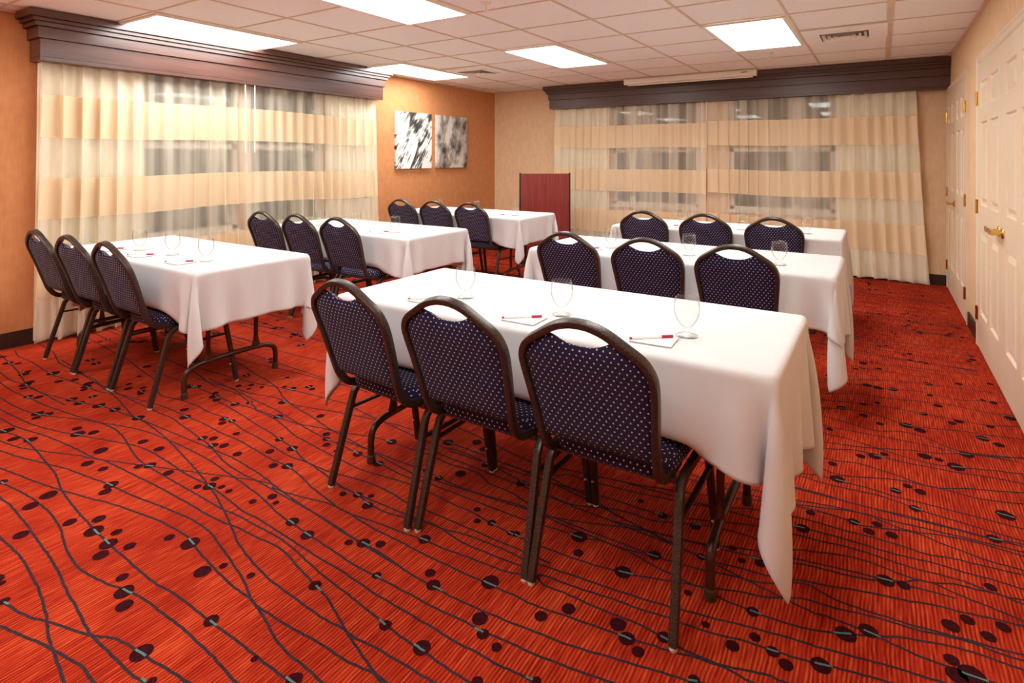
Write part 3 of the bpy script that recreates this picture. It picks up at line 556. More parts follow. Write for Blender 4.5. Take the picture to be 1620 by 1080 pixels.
    [(-0.806, 3.347), (-0.696, 3.350), (-0.586, 3.353), (-0.477, 3.357), (-0.367, 3.362), (-0.257, 3.368), (-0.116, 3.377), (0.031, 3.393), (0.159, 3.401), (0.268, 3.400), (0.339, 3.402), (0.423, 3.430), (0.533, 3.439)],
    [(-0.812, 3.709), (-0.708, 3.725), (-0.604, 3.743), (-0.500, 3.766), (-0.396, 3.791), (-0.292, 3.822), (-0.120, 3.932), (0.036, 3.953), (0.187, 3.998), (0.319, 4.033), (0.415, 4.023), (0.522, 4.022), (0.646, 4.067)],
    [(-0.826, 3.663), (-0.718, 3.671), (-0.609, 3.681), (-0.501, 3.692), (-0.392, 3.705), (-0.284, 3.721), (-0.115, 3.779), (0.035, 3.814), (0.178, 3.812), (0.315, 3.822), (0.459, 3.828), (0.607, 3.903)],
    [(-0.846, 3.945), (-0.738, 3.954), (-0.630, 3.965), (-0.522, 3.978), (-0.414, 3.993), (-0.306, 4.011), (-0.141, 4.087), (0.037, 4.115), (0.210, 4.171), (0.370, 4.142), (0.519, 4.212), (0.647, 4.244)],
    [(-0.799, 3.980), (-0.695, 3.995), (-0.590, 4.013), (-0.486, 4.035), (-0.381, 4.060), (-0.277, 4.089), (-0.011, 4.245), (0.234, 4.328), (0.465, 4.362), (0.642, 4.394)],
    [(-0.721, 3.043), (-0.620, 3.062), (-0.518, 3.084), (-0.417, 3.111), (-0.316, 3.142), (-0.215, 3.179), (-0.072, 3.216), (0.118, 3.303), (0.241, 3.347), (0.365, 3.427), (0.466, 3.464), (0.567, 3.495)]]
CARPET_DOTS = [(-4.956, 1.420, 0.030, 1), (-4.890, 1.455, 0.020, 0), (-4.610, 1.400, 0.028, 1), (-4.654, 1.436, 0.019, 0), (-4.416, 1.370, 0.027, 0), (-4.388, 1.339, 0.031, 1), (-4.331, 1.315, 0.018, 0), (-4.475, 1.509, 0.035, 1), (-4.282, 1.472, 0.023, 0), (-4.231, 1.540, 0.021, 0), (-4.088, 1.558, 0.027, 0), (-4.043, 1.528, 0.027, 1), (-4.000, 1.500, 0.018, 0), (-3.899, 1.404, 0.027, 1), (-3.805, 1.404, 0.025, 1), (-3.846, 1.485, 0.021, 1), (-3.673, 1.449, 0.031, 1), (-3.540, 1.475, 0.026, 1), (-4.158, 1.285, 0.023, 1), (-4.101, 1.313, 0.023, 0), (-3.837, 1.226, 0.028, 1), (-3.783, 1.254, 0.024, 1), (-3.784, 1.202, 0.020, 0), (-3.457, 1.267, 0.022, 0), (-3.384, 1.244, 0.031, 1), (-3.337, 1.294, 0.023, 0), (-3.026, 1.382, 0.022, 0), (-2.886, 1.389, 0.022, 0), (-3.101, 1.232, 0.029, 0), (-3.023, 1.148, 0.024, 0), (-2.911, 1.165, 0.019, 0), (-3.592, 1.051, 0.024, 0), (-3.730, 1.066, 0.030, 1), (-3.510, 1.094, 0.027, 1), (-3.154, 0.885, 0.019, 1), (-2.799, 1.260, 0.018, 0), (-2.765, 1.293, 0.024, 1), (-2.632, 1.305, 0.021, 0), (-2.740, 1.126, 0.027, 1), (-2.703, 1.089, 0.022, 0), (-2.871, 0.954, 0.029, 0), (-2.841, 0.885, 0.026, 0), (-3.324, 1.495, 0.029, 1), (-3.869, 1.687, 0.016, 0), (-3.797, 1.653, 0.022, 0), (-3.735, 1.706, 0.018, 0), (-3.685, 1.674, 0.022, 1), (-3.652, 1.655, 0.017, 0), (-3.523, 1.856, 0.031, 1), (-3.476, 1.893, 0.022, 1), (-3.220, 1.681, 0.021, 0), (-3.124, 1.635, 0.028, 1), (-3.295, 1.898, 0.017, 0), (-3.252, 1.867, 0.026, 1), (-3.192, 1.846, 0.021, 0), (-3.053, 1.872, 0.023, 1), (-2.930, 1.733, 0.023, 1), (-2.868, 1.744, 0.017, 1), (-2.891, 1.702, 0.019, 0), (-3.278, 2.034, 0.018, 0), (-3.227, 2.084, 0.016, 0), (-3.188, 2.043, 0.013, 0), (-3.004, 1.928, 0.017, 1), (-2.816, 1.559, 0.022, 1), (-2.767, 1.586, 0.020, 0), (-2.703, 1.548, 0.021, 1), (-2.657, 1.574, 0.021, 0), (-2.528, 1.563, 0.020, 0), (-2.720, 1.675, 0.017, 0), (-2.414, 1.389, 0.017, 0), (-2.378, 1.345, 0.026, 1), (-2.418, 1.316, 0.015, 0), (-2.331, 1.370, 0.014, 0), (-2.276, 1.370, 0.014, 0), (-2.127, 1.380, 0.015, 0), (-4.560, 1.747, 0.028, 1), (-4.446, 1.740, 0.027, 1), (-4.097, 1.895, 0.024, 1), (-3.954, 1.783, 0.012, 0), (-3.399, 2.162, 0.023, 1), (-2.653, 0.798, 0.024, 0), (-2.589, 0.926, 0.022, 0), (-2.519, 0.994, 0.022, 0), (-2.454, 0.952, 0.031, 1), (-2.375, 0.994, 0.018, 0), (-2.328, 0.948, 0.028, 1), (-2.250, 0.983, 0.019, 0), (-2.284, 0.907, 0.024, 0), (-2.180, 1.085, 0.017, 0), (-2.084, 1.108, 0.030, 1), (-1.874, 1.107, 0.013, 0), (-1.907, 1.054, 0.026, 0), (-1.754, 1.131, 0.013, 0), (-2.103, 0.897, 0.018, 0), (-2.028, 0.870, 0.028, 1), (-1.964, 0.844, 0.023, 0), (-2.299, 0.650, 0.014, 1), (-2.403, 0.673, 0.011, 0), (-1.682, 0.957, 0.021, 1), (-1.737, 0.789, 0.028, 1), (-1.453, 0.948, 0.010, 0), (-1.620, 0.761, 0.012, 1), (-1.881, 1.384, 0.024, 1), (-1.769, 1.365, 0.024, 1), (-1.538, 1.217, 0.020, 1), (-1.609, 1.419, 0.015, 0), (-1.562, 1.445, 0.023, 1), (-1.506, 1.474, 0.018, 0), (-1.403, 1.356, 0.015, 1), (-1.391, 1.578, 0.023, 1), (-1.262, 1.460, 0.018, 0), (-1.218, 1.425, 0.023, 1), (-1.070, 1.535, 0.029, 1), (-1.292, 1.767, 0.014, 0), (-1.239, 1.787, 0.017, 1), (-1.147, 1.775, 0.013, 1), (-1.012, 1.396, 0.024, 0), (-0.971, 1.355, 0.018, 1), (-0.913, 1.340, 0.015, 0), (-1.232, 1.225, 0.018, 1), (-1.089, 1.225, 0.025, 1), (-1.306, 0.966, 0.022, 1), (-0.895, 1.224, 0.015, 0), (-3.606, 2.728, 0.027, 1), (-3.533, 2.429, 0.020, 1), (-3.482, 2.396, 0.019, 0), (-3.146, 2.277, 0.013, 0), (-3.034, 2.177, 0.014, 0), (-2.971, 2.191, 0.020, 1), (-2.911, 2.258, 0.022, 1), (-2.863, 2.244, 0.018, 0), (-3.144, 2.100, 0.013, 0), (-2.849, 2.031, 0.024, 1), (-2.711, 1.908, 0.024, 1), (-2.528, 2.035, 0.020, 0), (-2.487, 1.755, 0.020, 1), (-2.358, 1.735, 0.024, 1), (-2.423, 1.660, 0.020, 0), (-2.297, 1.591, 0.020, 0), (-2.240, 1.622, 0.024, 1), (-2.336, 1.916, 0.019, 0), (-2.296, 1.883, 0.018, 1), (-2.249, 1.845, 0.018, 0), (-2.213, 1.895, 0.014, 0), (-2.160, 1.836, 0.016, 0), (-2.056, 1.866, 0.022, 1), (-1.911, 1.856, 0.023, 1), (-2.004, 2.037, 0.023, 1), (-1.770, 2.180, 0.026, 1), (-1.654, 2.258, 0.023, 0), (-1.588, 2.221, 0.018, 1), (-1.687, 1.934, 0.019, 0), (-1.605, 1.912, 0.018, 1), (-1.548, 1.993, 0.024, 0), (-1.499, 2.109, 0.017, 1), (-1.863, 1.612, 0.015, 0), (-1.806, 1.639, 0.019, 1), (-1.753, 1.663, 0.013, 0), (-1.717, 1.610, 0.022, 1), (-1.335, 1.825, 0.014, 0), (-2.090, 1.443, 0.019, 0), (-2.040, 1.425, 0.012, 0), (-1.128, 1.783, 0.016, 1), (-1.035, 1.768, 0.011, 0), (-0.925, 1.894, 0.029, 1), (-0.890, 1.815, 0.018, 0), (-0.724, 1.810, 0.028, 1), (-0.708, 2.180, 0.018, 1), (-0.585, 2.183, 0.019, 1), (-0.661, 1.947, 0.023, 1), (-0.522, 2.028, 0.016, 1), (-0.442, 2.134, 0.013, 0), (-0.401, 2.084, 0.013, 0), (-0.344, 2.105, 0.020, 1), (-0.516, 1.837, 0.012, 0), (-0.328, 1.866, 0.019, 1), (-0.436, 1.739, 0.012, 0), (-0.305, 1.770, 0.016, 0), (-0.353, 1.705, 0.019, 0), (-0.862, 1.503, 0.019, 0), (-0.805, 1.573, 0.021, 0), (-0.655, 1.600, 0.024, 0), (-0.614, 1.566, 0.023, 1), (-0.571, 1.541, 0.018, 0), (-0.526, 1.628, 0.020, 1), (-0.416, 1.537, 0.016, 1), (-0.765, 1.311, 0.012, 1), (-1.285, 2.072, 0.022, 1), (-1.168, 2.045, 0.015, 1), (-0.814, 2.226, 0.013, 0), (-0.255, 1.745, 0.018, 1), (-0.217, 1.720, 0.019, 0), (-0.137, 1.769, 0.026, 1), (-0.085, 1.924, 0.028, 1), (-0.031, 1.974, 0.025, 1), (0.013, 2.240, 0.026, 1), (0.063, 2.246, 0.019, 0), (-0.245, 2.388, 0.025, 1), (-0.086, 2.536, 0.020, 1), (-0.012, 2.567, 0.017, 0), (-0.037, 2.502, 0.020, 0), (0.034, 2.521, 0.020, 0), (0.346, 2.698, 0.023, 1), (0.407, 2.900, 0.031, 1), (0.297, 2.388, 0.017, 0), (0.174, 2.127, 0.023, 0), (0.218, 2.181, 0.019, 0), (0.304, 2.204, 0.019, 0), (0.262, 2.138, 0.019, 0), (0.164, 1.983, 0.019, 0), (0.205, 1.953, 0.033, 1), (-0.230, 2.511, 0.017, 0), (-0.156, 2.837, 0.029, 1), (-0.183, 2.967, 0.019, 0), (-0.219, 3.337, 0.016, 0), (-0.078, 3.114, 0.019, 0), (-0.024, 3.149, 0.027, 1), (0.014, 3.194, 0.017, 0), (-0.004, 3.547, 0.018, 0), (-0.077, 3.616, 0.021, 0), (-0.082, 3.781, 0.019, 0), (-0.016, 3.843, 0.016, 0), (-0.181, 3.663, 0.024, 1), (-0.069, 4.110, 0.026, 0), (-0.015, 4.099, 0.026, 0), (0.061, 4.117, 0.024, 1), (0.113, 3.600, 0.030, 1), (0.169, 3.572, 0.027, 0), (0.171, 3.273, 0.027, 0), (0.225, 3.270, 0.018, 0), (0.284, 3.236, 0.034, 1), (0.336, 3.396, 0.029, 1), (0.052, 2.869, 0.021, 1), (0.095, 2.936, 0.017, 0), (0.138, 2.914, 0.021, 0), (0.113, 2.763, 0.021, 1), (0.313, 3.760, 0.020, 0), (0.345, 3.801, 0.021, 0), (0.269, 3.982, 0.023, 0), (0.194, 3.811, 0.020, 1), (0.242, 4.132, 0.017, 0), (0.423, 3.637, 0.028, 1), (0.480, 3.596, 0.023, 0), (0.580, 3.996, 0.027, 1), (0.536, 4.198, 0.020, 0), (0.474, 3.817, 0.018, 0), (0.242, 4.333, 0.025, 1), (0.402, 4.436, 0.020, 0), (0.563, 4.539, 0.018, 0), (0.490, 4.211, 0.013, 0)]


def carpet_pattern(m):
    """woven-in wavy lines and dots of the carpet, part of the floor mesh"""
    rnd = random.Random(4)
    segs = []

    def strip(pts, width, z, mi, jit=0.0009):
        P = spline([(x, y, 0) for x, y in pts], 4) if len(pts) > 2 else [Vector((x, y, 0)) for x, y in pts]
        Q = [P[0]]
        for p in P[1:]:
            n = max(1, int((p - Q[-1]).length / 0.014))
            a = Q[-1].copy()
            for i in range(1, n + 1):
                Q.append(a.lerp(p, i / n))
        b = len(m.v)
        for i, p in enumerate(Q):
            t = (Q[min(i + 1, len(Q) - 1)] - Q[max(i - 1, 0)])
            if t.length < 1e-6:
                t = Vector((1, 0, 0))
            t.normalize()
            nn = Vector((-t.y, t.x, 0))
            o = rnd.uniform(-jit, jit)
            for s in (-1, 1):
                q = p + nn * (s * width / 2 + o)
                m.v.append((q.x, q.y, z))
            if i:
                m.f.append((b + 2 * i - 2, b + 2 * i - 1, b + 2 * i + 1, b + 2 * i)[::-1])
                m.mi.append(mi)
        return Q

    def dot(x, y, r, z):
        n = 14
        b = len(m.v)
        for i in range(n):
            a = 2 * PI * i / n
            rr_ = r * rnd.uniform(0.95, 1.05)
            m.v.append((x + rr_ * math.cos(a), y + rr_ * 1.06 * math.sin(a), z))
        m.f.append(tuple(range(b, b + n)))
        m.mi.append(2)

    def dash(x, y, r, best):
        d = best
        if d is None:
            d = Vector((1, -0.1, 0))
        d = d.normalized()
        c = Vector((x, y, 0))
        strip([(c - d * r * 0.85)[:2], (c + d * r * 0.85)[:2]], 0.0065, 0.0026, 3, 0.0012)

    allq = []
    for i, l in enumerate(CARPET_LINES):
        allq.append(strip(l, 0.0080, 0.0004 + 0.000018 * i, 1, 0.0014))
    for x, y, r, tl in CARPET_DOTS:
        dot(x, y, r, 0.0020)
        if tl:
            best, bd = None, 9
            c = Vector((x, y, 0))
            for Q in allq:
                for i in range(0, len(Q) - 1, 3):
                    d = (Q[i] - c).length
                    if d < bd:
                        bd = d
                        best = Q[min(i + 2, len(Q) - 1)] - Q[max(i - 2, 0)]
                        bp = Q[i]
            if bd < 0.05:
                dash(bp.x * 0.7 + x * 0.3, bp.y * 0.7 + y * 0.3, r, best)
            else:
                dash(x, y, r, None)
    # the same pattern carried on where the room runs away from the viewer
    s_, c_ = math.sin(YAW), math.cos(YAW)

    def near_zone(x, y):
        zc = -x * s_ + y * c_
        xc = x * c_ + y * s_
        if zc < 0.3:
            return False
        u = 810 + F_PX * xc / zc
        v = HY + F_PX * CAM_H / zc
        lim = 545 if u < 700 else (600 if u > 1300 else 560)
        return -5 < u < 1625 and v > lim and v < 1085
    y = YF + 0.05
    k = 0
    while y < YB - 0.03:
        k += 1
        amp = rnd.uniform(0.03, 0.12)
        f1, f2, p1, p2 = rnd.uniform(0.5, 1.1), rnd.uniform(1.6, 2.6), rnd.uniform(0, 6), rnd.uniform(0, 6)
        tilt = rnd.uniform(-0.03, 0.015)
        run = []
        x = XL + 0.03
        while x < XR - 0.02:
            yy = y + amp * math.sin(f1 * x + p1) + 0.35 * amp * math.sin(f2 * x + p2) + tilt * (x + 2.4)
            if near_zone(x, yy) or not (YF + 0.02 < yy < YB - 0.02):
                if len(run) > 2:
                    strip(run, 0.0080, 0.0004 + 0.000012 * (k % 120), 1, 0.0012)
                run = []
            else:
                run.append((x, yy))
                if rnd.random() < 0.10:
                    r = rnd.choice((0.015, 0.019, 0.022, 0.026))
                    on = rnd.random() < 0.55
                    dy = 0 if on else rnd.uniform(-0.05, 0.05)
                    dot(x, yy + dy, r, 0.0020)
                    if on:
                        dash(x, yy, r, Vector((1, amp * f1 * math.cos(f1 * x + p1), 0)))
                    if rnd.random() < 0.45:
                        a = rnd.uniform(0, 6.28)
                        qx, qy = x + 0.06 * math.cos(a), yy + dy + 0.06 * math.sin(a)
                        if not near_zone(qx, qy) and qx < XR - 0.03:
                            dot(qx, qy, r * rnd.uniform(0.6, 0.95), 0.0020)
            x += 0.09
        if len(run) > 2:
            strip(run, 0.0080, 0.0004 + 0.000012 * (k % 120), 1, 0.0012)
        y += rnd.choice((0.045, 0.07, 0.09, 0.11))


fm = MB()
fm.quad([(XL - 0.2, YF - 0.2, 0), (XR + 0.2, YF - 0.2, 0), (XR + 0.2, YB + 0.2, 0), (XL - 0.2, YB + 0.2, 0)], 0)
carpet_pattern(fm)
floor = fm.build('floor', [M['carpet'], M['cline'], M['cdot'], M['cteal']], recalc=False)
structure(floor, 'ribbed red orange carpet with dark wavy lines and dots', 'floor')

cm = bx(XL - 0.2, YF - 0.2, ZC + 0.004, XR + 0.2, YB + 0.2, ZC + 0.1)
ceiling = structure(cm.build('ceiling', M['tile']), 'cream acoustic tile ceiling with thin tan grid', 'ceiling')
g = MB()
for i in range(-1, 10):
    x = GX + i * TILE
    if XL < x < XR:
        wdt = 0.009 if i < 8 else 0.022
        g.box(x - wdt, YF, ZC - 0.002, x + wdt, YB, ZC + 0.006)
for j in range(-8, 10):
    y = GY + j * TILE
    if YF < y < YB:
        g.box(XL, y - 0.008, ZC - 0.0015, XR, y + 0.008, ZC + 0.006)
go = g.build('ceiling_grid', M['grid'], parent=ceiling)
g = MB()
for (x0, y0, x1, y1) in ((XR - 0.022, YF, XR, YB), (XL, YF, XL + 0.022, YB), (XL, YB - 0.022, XR, YB)):
    g.box(x0, y0, ZC - 0.012, x1, y1, ZC + 0.004)
g.build('wall_angle', M['grid'], parent=ceiling)

structure(bx(XR, YF, 0, XR + 0.12, YB, ZC + 0.05).build('wall_right', M['tan']), 'tan wall covering beside the cream double doors', 'wall')
structure(bx(XL - 0.2, YF - 0.12, 0, XR + 0.2, YF, ZC + 0.05).build('wall_front', M['tan']), 'tan wall behind the viewer', 'wall')


def wall_with_holes(name, along, plane, thick, a0, a1, holes, mat):
    """along 'x' or 'y'; holes: list (a,b,z0,z1)"""
    m = MB()
    xs = sorted({a0, a1} | {h[0] for h in holes} | {h[1] for h in holes})
    for p, q in zip(xs[:-1], xs[1:]):
        mid = (p + q) / 2
        hs = [h for h in holes if h[0] < mid < h[1]]
        segs = [(0, ZC + 0.05)] if not hs else [(0, hs[0][2]), (hs[0][3], ZC + 0.05)]
        for z0, z1 in segs:
            if along == 'y':
                m.box(plane - thick, p, z0, plane, q, z1)
            else:
                m.box(p, plane, z0, q, plane + thick, z1)
    return m.build(name, mat)


WIN_L = [(2.42, 3.32, 0.68, 2.3), (3.42, 4.30, 0.68, 2.3)]
WIN_B = [(-3.27, -2.04, 0.72, 2.3), (-1.65, -0.455, 0.72, 2.3)]
structure(wall_with_holes('wall_left', 'y', XL, 0.2, YF, YB + 0.2, WIN_L, M['orange']), 'burnt orange accent wall covering', 'wall')
structure(wall_with_holes('wall_back', 'x', YB, 0.2, XL, XR + 0.12, WIN_B, M['tan']), 'tan back wall covering', 'wall')

wn = 0
for (a, b, z0, z1), side, mull in [(WIN_L[0], 'l', None), (WIN_L[1], 'l', None), (WIN_B[0], 'b', -2.98), (WIN_B[1], 'b', -0.87)]:
    wn += 1
    pane = MB()
    fr = MB()
    sill = MB()
    rail = z0 + (1.5 - z0)

    def put(m, p, q, zz0, zz1, d0, d1):
        if side == 'l':
            m.box(XL - d1, p, zz0, XL - d0, q, zz1)
        else:
            m.box(p, YB + d0, zz0, q, YB + d1, zz1)
    put(pane, a + 0.001, b - 0.001, z0 + 0.001, z1 - 0.001, 0.06, 0.068)
    for p, q, zz0, zz1 in ((a, a + 0.05, z0, z1), (b - 0.05, b, z0, z1), (a, b, z0, z0 + 0.05), (a, b, z1 - 0.04, z1), (a, b, rail - 0.03, rail + 0.03)):
        put(fr, p + 0.001, q - 0.001, zz0 + 0.001, zz1 - 0.001, 0.025, 0.059)
    if mull:
        put(fr, mull - 0.045, mull + 0.045, z0 + 0.001, z1 - 0.001, 0.02, 0.059)
    put(sill, a - 0.03, b + 0.03, z0 - 0.035, z0 - 0.0005, -0.03, 0.0)
    put(sill, a + 0.002, b - 0.002, z0 + 0.0005, z0 + 0.012, -0.02, 0.024)
    W = fr.build('window_%d' % wn, M['winframe'])
    structure(W, 'dark night window with white frame behind sheer curtain', 'window')
    pane.build('window_pane', M['pane'], parent=W)
    sill.build('window_sill', M['winframe'], parent=W)

# baseboards
structure(bx(XL + 0.0005, YF, 0.0, XL + 0.016, YB, 0.115).build('baseboard_left', M['base'], bevel=0.003), 'dark brown baseboard along the orange wall', 'baseboard')
structure(bx(XL + 0.017, YB - 0.016, 0.0, XR - 0.017, YB - 0.0005, 0.115).build('baseboard_back', M['base'], bevel=0.003), 'dark brown baseboard along the back wall', 'baseboard')
m = MB()
for p, q in ((5.53, 6.04), (YF, 3.32), (7.765, 7.78)):
    m.box(XR - 0.016, p, 0, XR - 0.0005, q, 0.115)
structure(m.build('baseboard_right', M['base'], bevel=0.003), 'dark brown baseboard between the two doors', 'baseboard')


# ------------------------------------------------------------------ double doors on the right wall
def door_leaf(name, y0, y1, parent, hinge_far, lever):
    """six-panel leaf, front face at x = XR-0.012 looking to -x"""
    H = 2.06
    xf = XR - 0.020
    m = MB()
    wl = y1 - y0
    st = 0.115 * wl / 0.97
    pw = (wl - 3 * st) / 2
    ys = [0, st, st + pw, 2 * st + pw, 2 * st + 2 * pw, wl]
    zs = [0.012, 0.27, 0.86, 1.05, 1.64, 1.74, 1.93, H]
    for i in range(5):
        for j in range(7):
            a, b, c, d = y0 + ys[i], y0 + ys[i + 1], zs[j], zs[j + 1]
            if i in (1, 3) and j in (1, 3, 5):
                rings = [(0, 0), (0.010, 0.013), (0.026, 0.013), (0.056, 0.001)]
                R = []
                for off, dep in rings:
                    x = xf + dep
                    R.append([(x, a + off, c + off), (x, b - off, c + off), (x, b - off, d - off), (x, a + off, d - off)])
                for r0, r1 in zip(R[:-1], R[1:]):
                    for k in range(4):
                        kk = (k + 1) % 4
                        m.quad([r0[k], r0[kk], r1[kk], r1[k]])
                m.quad(R[-1])
            else:
                m.quad([(xf, a, c), (xf, b, c), (xf, b, d), (xf, a, d)])
    xb = XR - 0.0005
    m.quad([(xf, y0, zs[0]), (xf, y0, H), (xb, y0, H), (xb, y0, zs[0])])
    m.quad([(xf, y1, zs[0]), (xf, y1, H), (xb, y1, H), (xb, y1, zs[0])])
    m.quad([(xf, y0, H), (xf, y1, H), (xb, y1, H), (xb, y0, H)])
    m.quad([(xf, y0, zs[0]), (xf, y1, zs[0]), (xb, y1, zs[0]), (xb, y0, zs[0])])
    leaf = m.build(name, M['door'], parent=parent, recalc=False)
    leaf['label'] = 'cream six-panel door leaf'
    hy = y1 + 0.004 if hinge_far else y0 - 0.004
    for z in (0.25, 1.03, 1.82):
        h = MB()
        h.box(xf - 0.003, hy - 0.034, z - 0.05, xf + 0.001, hy + 0.034, z + 0.05)
        h.tube([(xf - 0.008, hy, z - 0.052), (xf - 0.008, hy, z + 0.052)], 0.0065, 8, up=(1, 0, 0))
        for dz in (-0.03, 0.0, 0.03):
            h.lathe([(0.0, 0), (0.004, 0.0), (0.004, 0.002), (0, 0.002)], (xf - 0.003, hy, z + dz), 8)
        o = h.build('hinge', M['brass'], parent=leaf, smooth='auto')
        o['label'] = 'brass hinge'
    if lever:
        s, ly = lever     # s: lever points +1 to far, -1 to near
        h = MB()
        z = 0.945
        # rose, neck, lever
        n = 20
        prof = [(0.0, 0.0), (0.032, 0.0), (0.032, 0.004), (0.026, 0.011), (0.013, 0.014), (0.011, 0.05), (0.013, 0.055), (0.0, 0.055)]
        b = len(h.v)
        for i in range(n):
            a = 2 * PI * i / n
            for r, x in prof:
                h.v.append((xf - x, ly + r * math.cos(a), z + r * math.sin(a)))
        k = len(prof)
        for i in range(n):
            j = (i + 1) % n
            for q in range(k - 1):
                h.f.append((b + i * k + q, b + j * k + q, b + j * k + q + 1, b + i * k + q + 1))
                h.mi.append(0)
        path = spline([(xf - 0.052, ly - s * 0.012, z), (xf - 0.055, ly + s * 0.03, z + 0.003), (xf - 0.054, ly + s * 0.075, z - 0.002), (xf - 0.050, ly + s * 0.125, z + 0.004)], 5)
        h.sweep(path, rr(0.018, 0.027, 0.006), (0, 0, 1))
        o = h.build('door_handle', M['brass'], parent=leaf, smooth='auto')
        o['label'] = 'polished brass lever handle'
    return leaf


def casing(parent, y0, y1, zt):
    m = MB()
    cw, prof = 0.062, [(0, 0.0), (0, 0.010), (0.012, 0.018), (0.040, 0.016), (0.052, 0.022), (0.062, 0.022), (0.062, 0.0)]
    for (s, yy) in ((-1, y0), (1, y1)):
        b = len(m.v)
        for (zlo, mit) in ((0.0, 0), (zt, 1)):
            for o_, t_ in prof:
                m.v.append((XR - t_ - 0.0005, yy + s * o_, zlo + (o_ if mit else 0)))
        k = len(prof)
        for q in range(k):
            r = (q + 1) % k
            m.f.append((b + q, b + r, b + k + r, b + k + q))
            m.mi.append(0)
    b = len(m.v)
    k = len(prof)
    for (s, yy) in ((-1, y0), (1, y1)):
        for o_, t_ in prof:
            m.v.append((XR - t_ - 0.0005, yy + s * o_, zt + o_))
    for q in range(k):
        r = (q + 1) % k
        m.f.append((b + q, b + r, b + k + r, b + k + q))
        m.mi.append(0)
    o = m.build('casing', M['door'], parent=parent, recalc=True)
    return o


for dn, (y0, ym, y1, levers) in enumerate([(3.41, 4.405, 5.40, True), (6.13, 6.90, 7.68, True)]):
    d = empty('door_%d' % (dn + 1), (0, 0, 0))
    structure(d, ['nearest cream double door with brass levers on the right wall', 'far cream double door with brass levers by the back corner'][dn], 'door')
    door_leaf('door_leaf', ym + 0.002, y1, d, True, (1, ym + 0.065))
    door_leaf('door_leaf', y0, ym - 0.002, d, False, (1, ym - 0.065) if dn == 0 else None)
    casing(d, y0 - 0.012, y1 + 0.012, 2.072)
    m = MB()
    m.box(XR - 0.006, y1 + 0.0015, 0, XR - 0.0005, y1 + 0.0115, 2.071)
    m.box(XR - 0.006, y0 - 0.0115, 0, XR - 0.0005, y0 - 0.0015, 2.071)
    m.box(XR - 0.006, y0, 2.0615, XR - 0.0005, y1, 2.071)
    m.build('jamb', M['door'], parent=d)

# ------------------------------------------------------------------ valances (wooden cornice boxes)
# tiers: (projection beyond the bottom fascia, z0, z1)
TIERS = [(0.0, 2.10, 2.262), (0.018, 2.262, 2.345), (0.042, 2.345, 2.378), (0.062, 2.378, 2.405), (0.085, 2.405, ZC - 0.0025)]


def valance_left():
    y0, y1, xf = 1.66, 5.08, -5.15
    m = MB()
    for k, (p, z0, z1) in enumerate(TIERS):
        m.box(XL + 0.0005, y0 - p, z0 + 0.001, xf + p, y1 + p, z1)
        if k:
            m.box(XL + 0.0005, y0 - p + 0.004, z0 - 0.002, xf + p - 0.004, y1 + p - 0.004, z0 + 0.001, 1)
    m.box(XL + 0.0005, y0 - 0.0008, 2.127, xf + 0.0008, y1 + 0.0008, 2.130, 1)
    o = m.build('window_valance', [M['valance_y'], M['groove']], recalc=True)
    tag(o, 'dark brown stepped wooden valance above the curtains on the orange left wall', 'valance', 'wooden window valances')


def valance_back():
    x0, yf = -4.21, 7.60
    m = MB()
    for k, (p, z0, z1) in enumerate(TIERS):
        z0 = z0 + 0.025 if k == 0 else z0
        m.box(x0 - p * 0.8, yf - p, z0 + 0.001, XR - 0.0005, YB - 0.0005, z1)
        if k:
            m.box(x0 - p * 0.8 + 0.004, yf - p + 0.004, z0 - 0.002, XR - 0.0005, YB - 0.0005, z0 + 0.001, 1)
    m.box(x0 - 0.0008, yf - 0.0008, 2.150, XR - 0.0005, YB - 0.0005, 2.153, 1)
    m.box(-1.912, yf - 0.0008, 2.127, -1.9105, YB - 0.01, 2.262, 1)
    o = m.build('window_valance', [M['valance_x'], M['groove']], recalc=True)
    tag(o, 'dark brown wooden valance above the curtains on the back wall, running to the right corner', 'valance', 'wooden window valances')


valance_left()
valance_back()


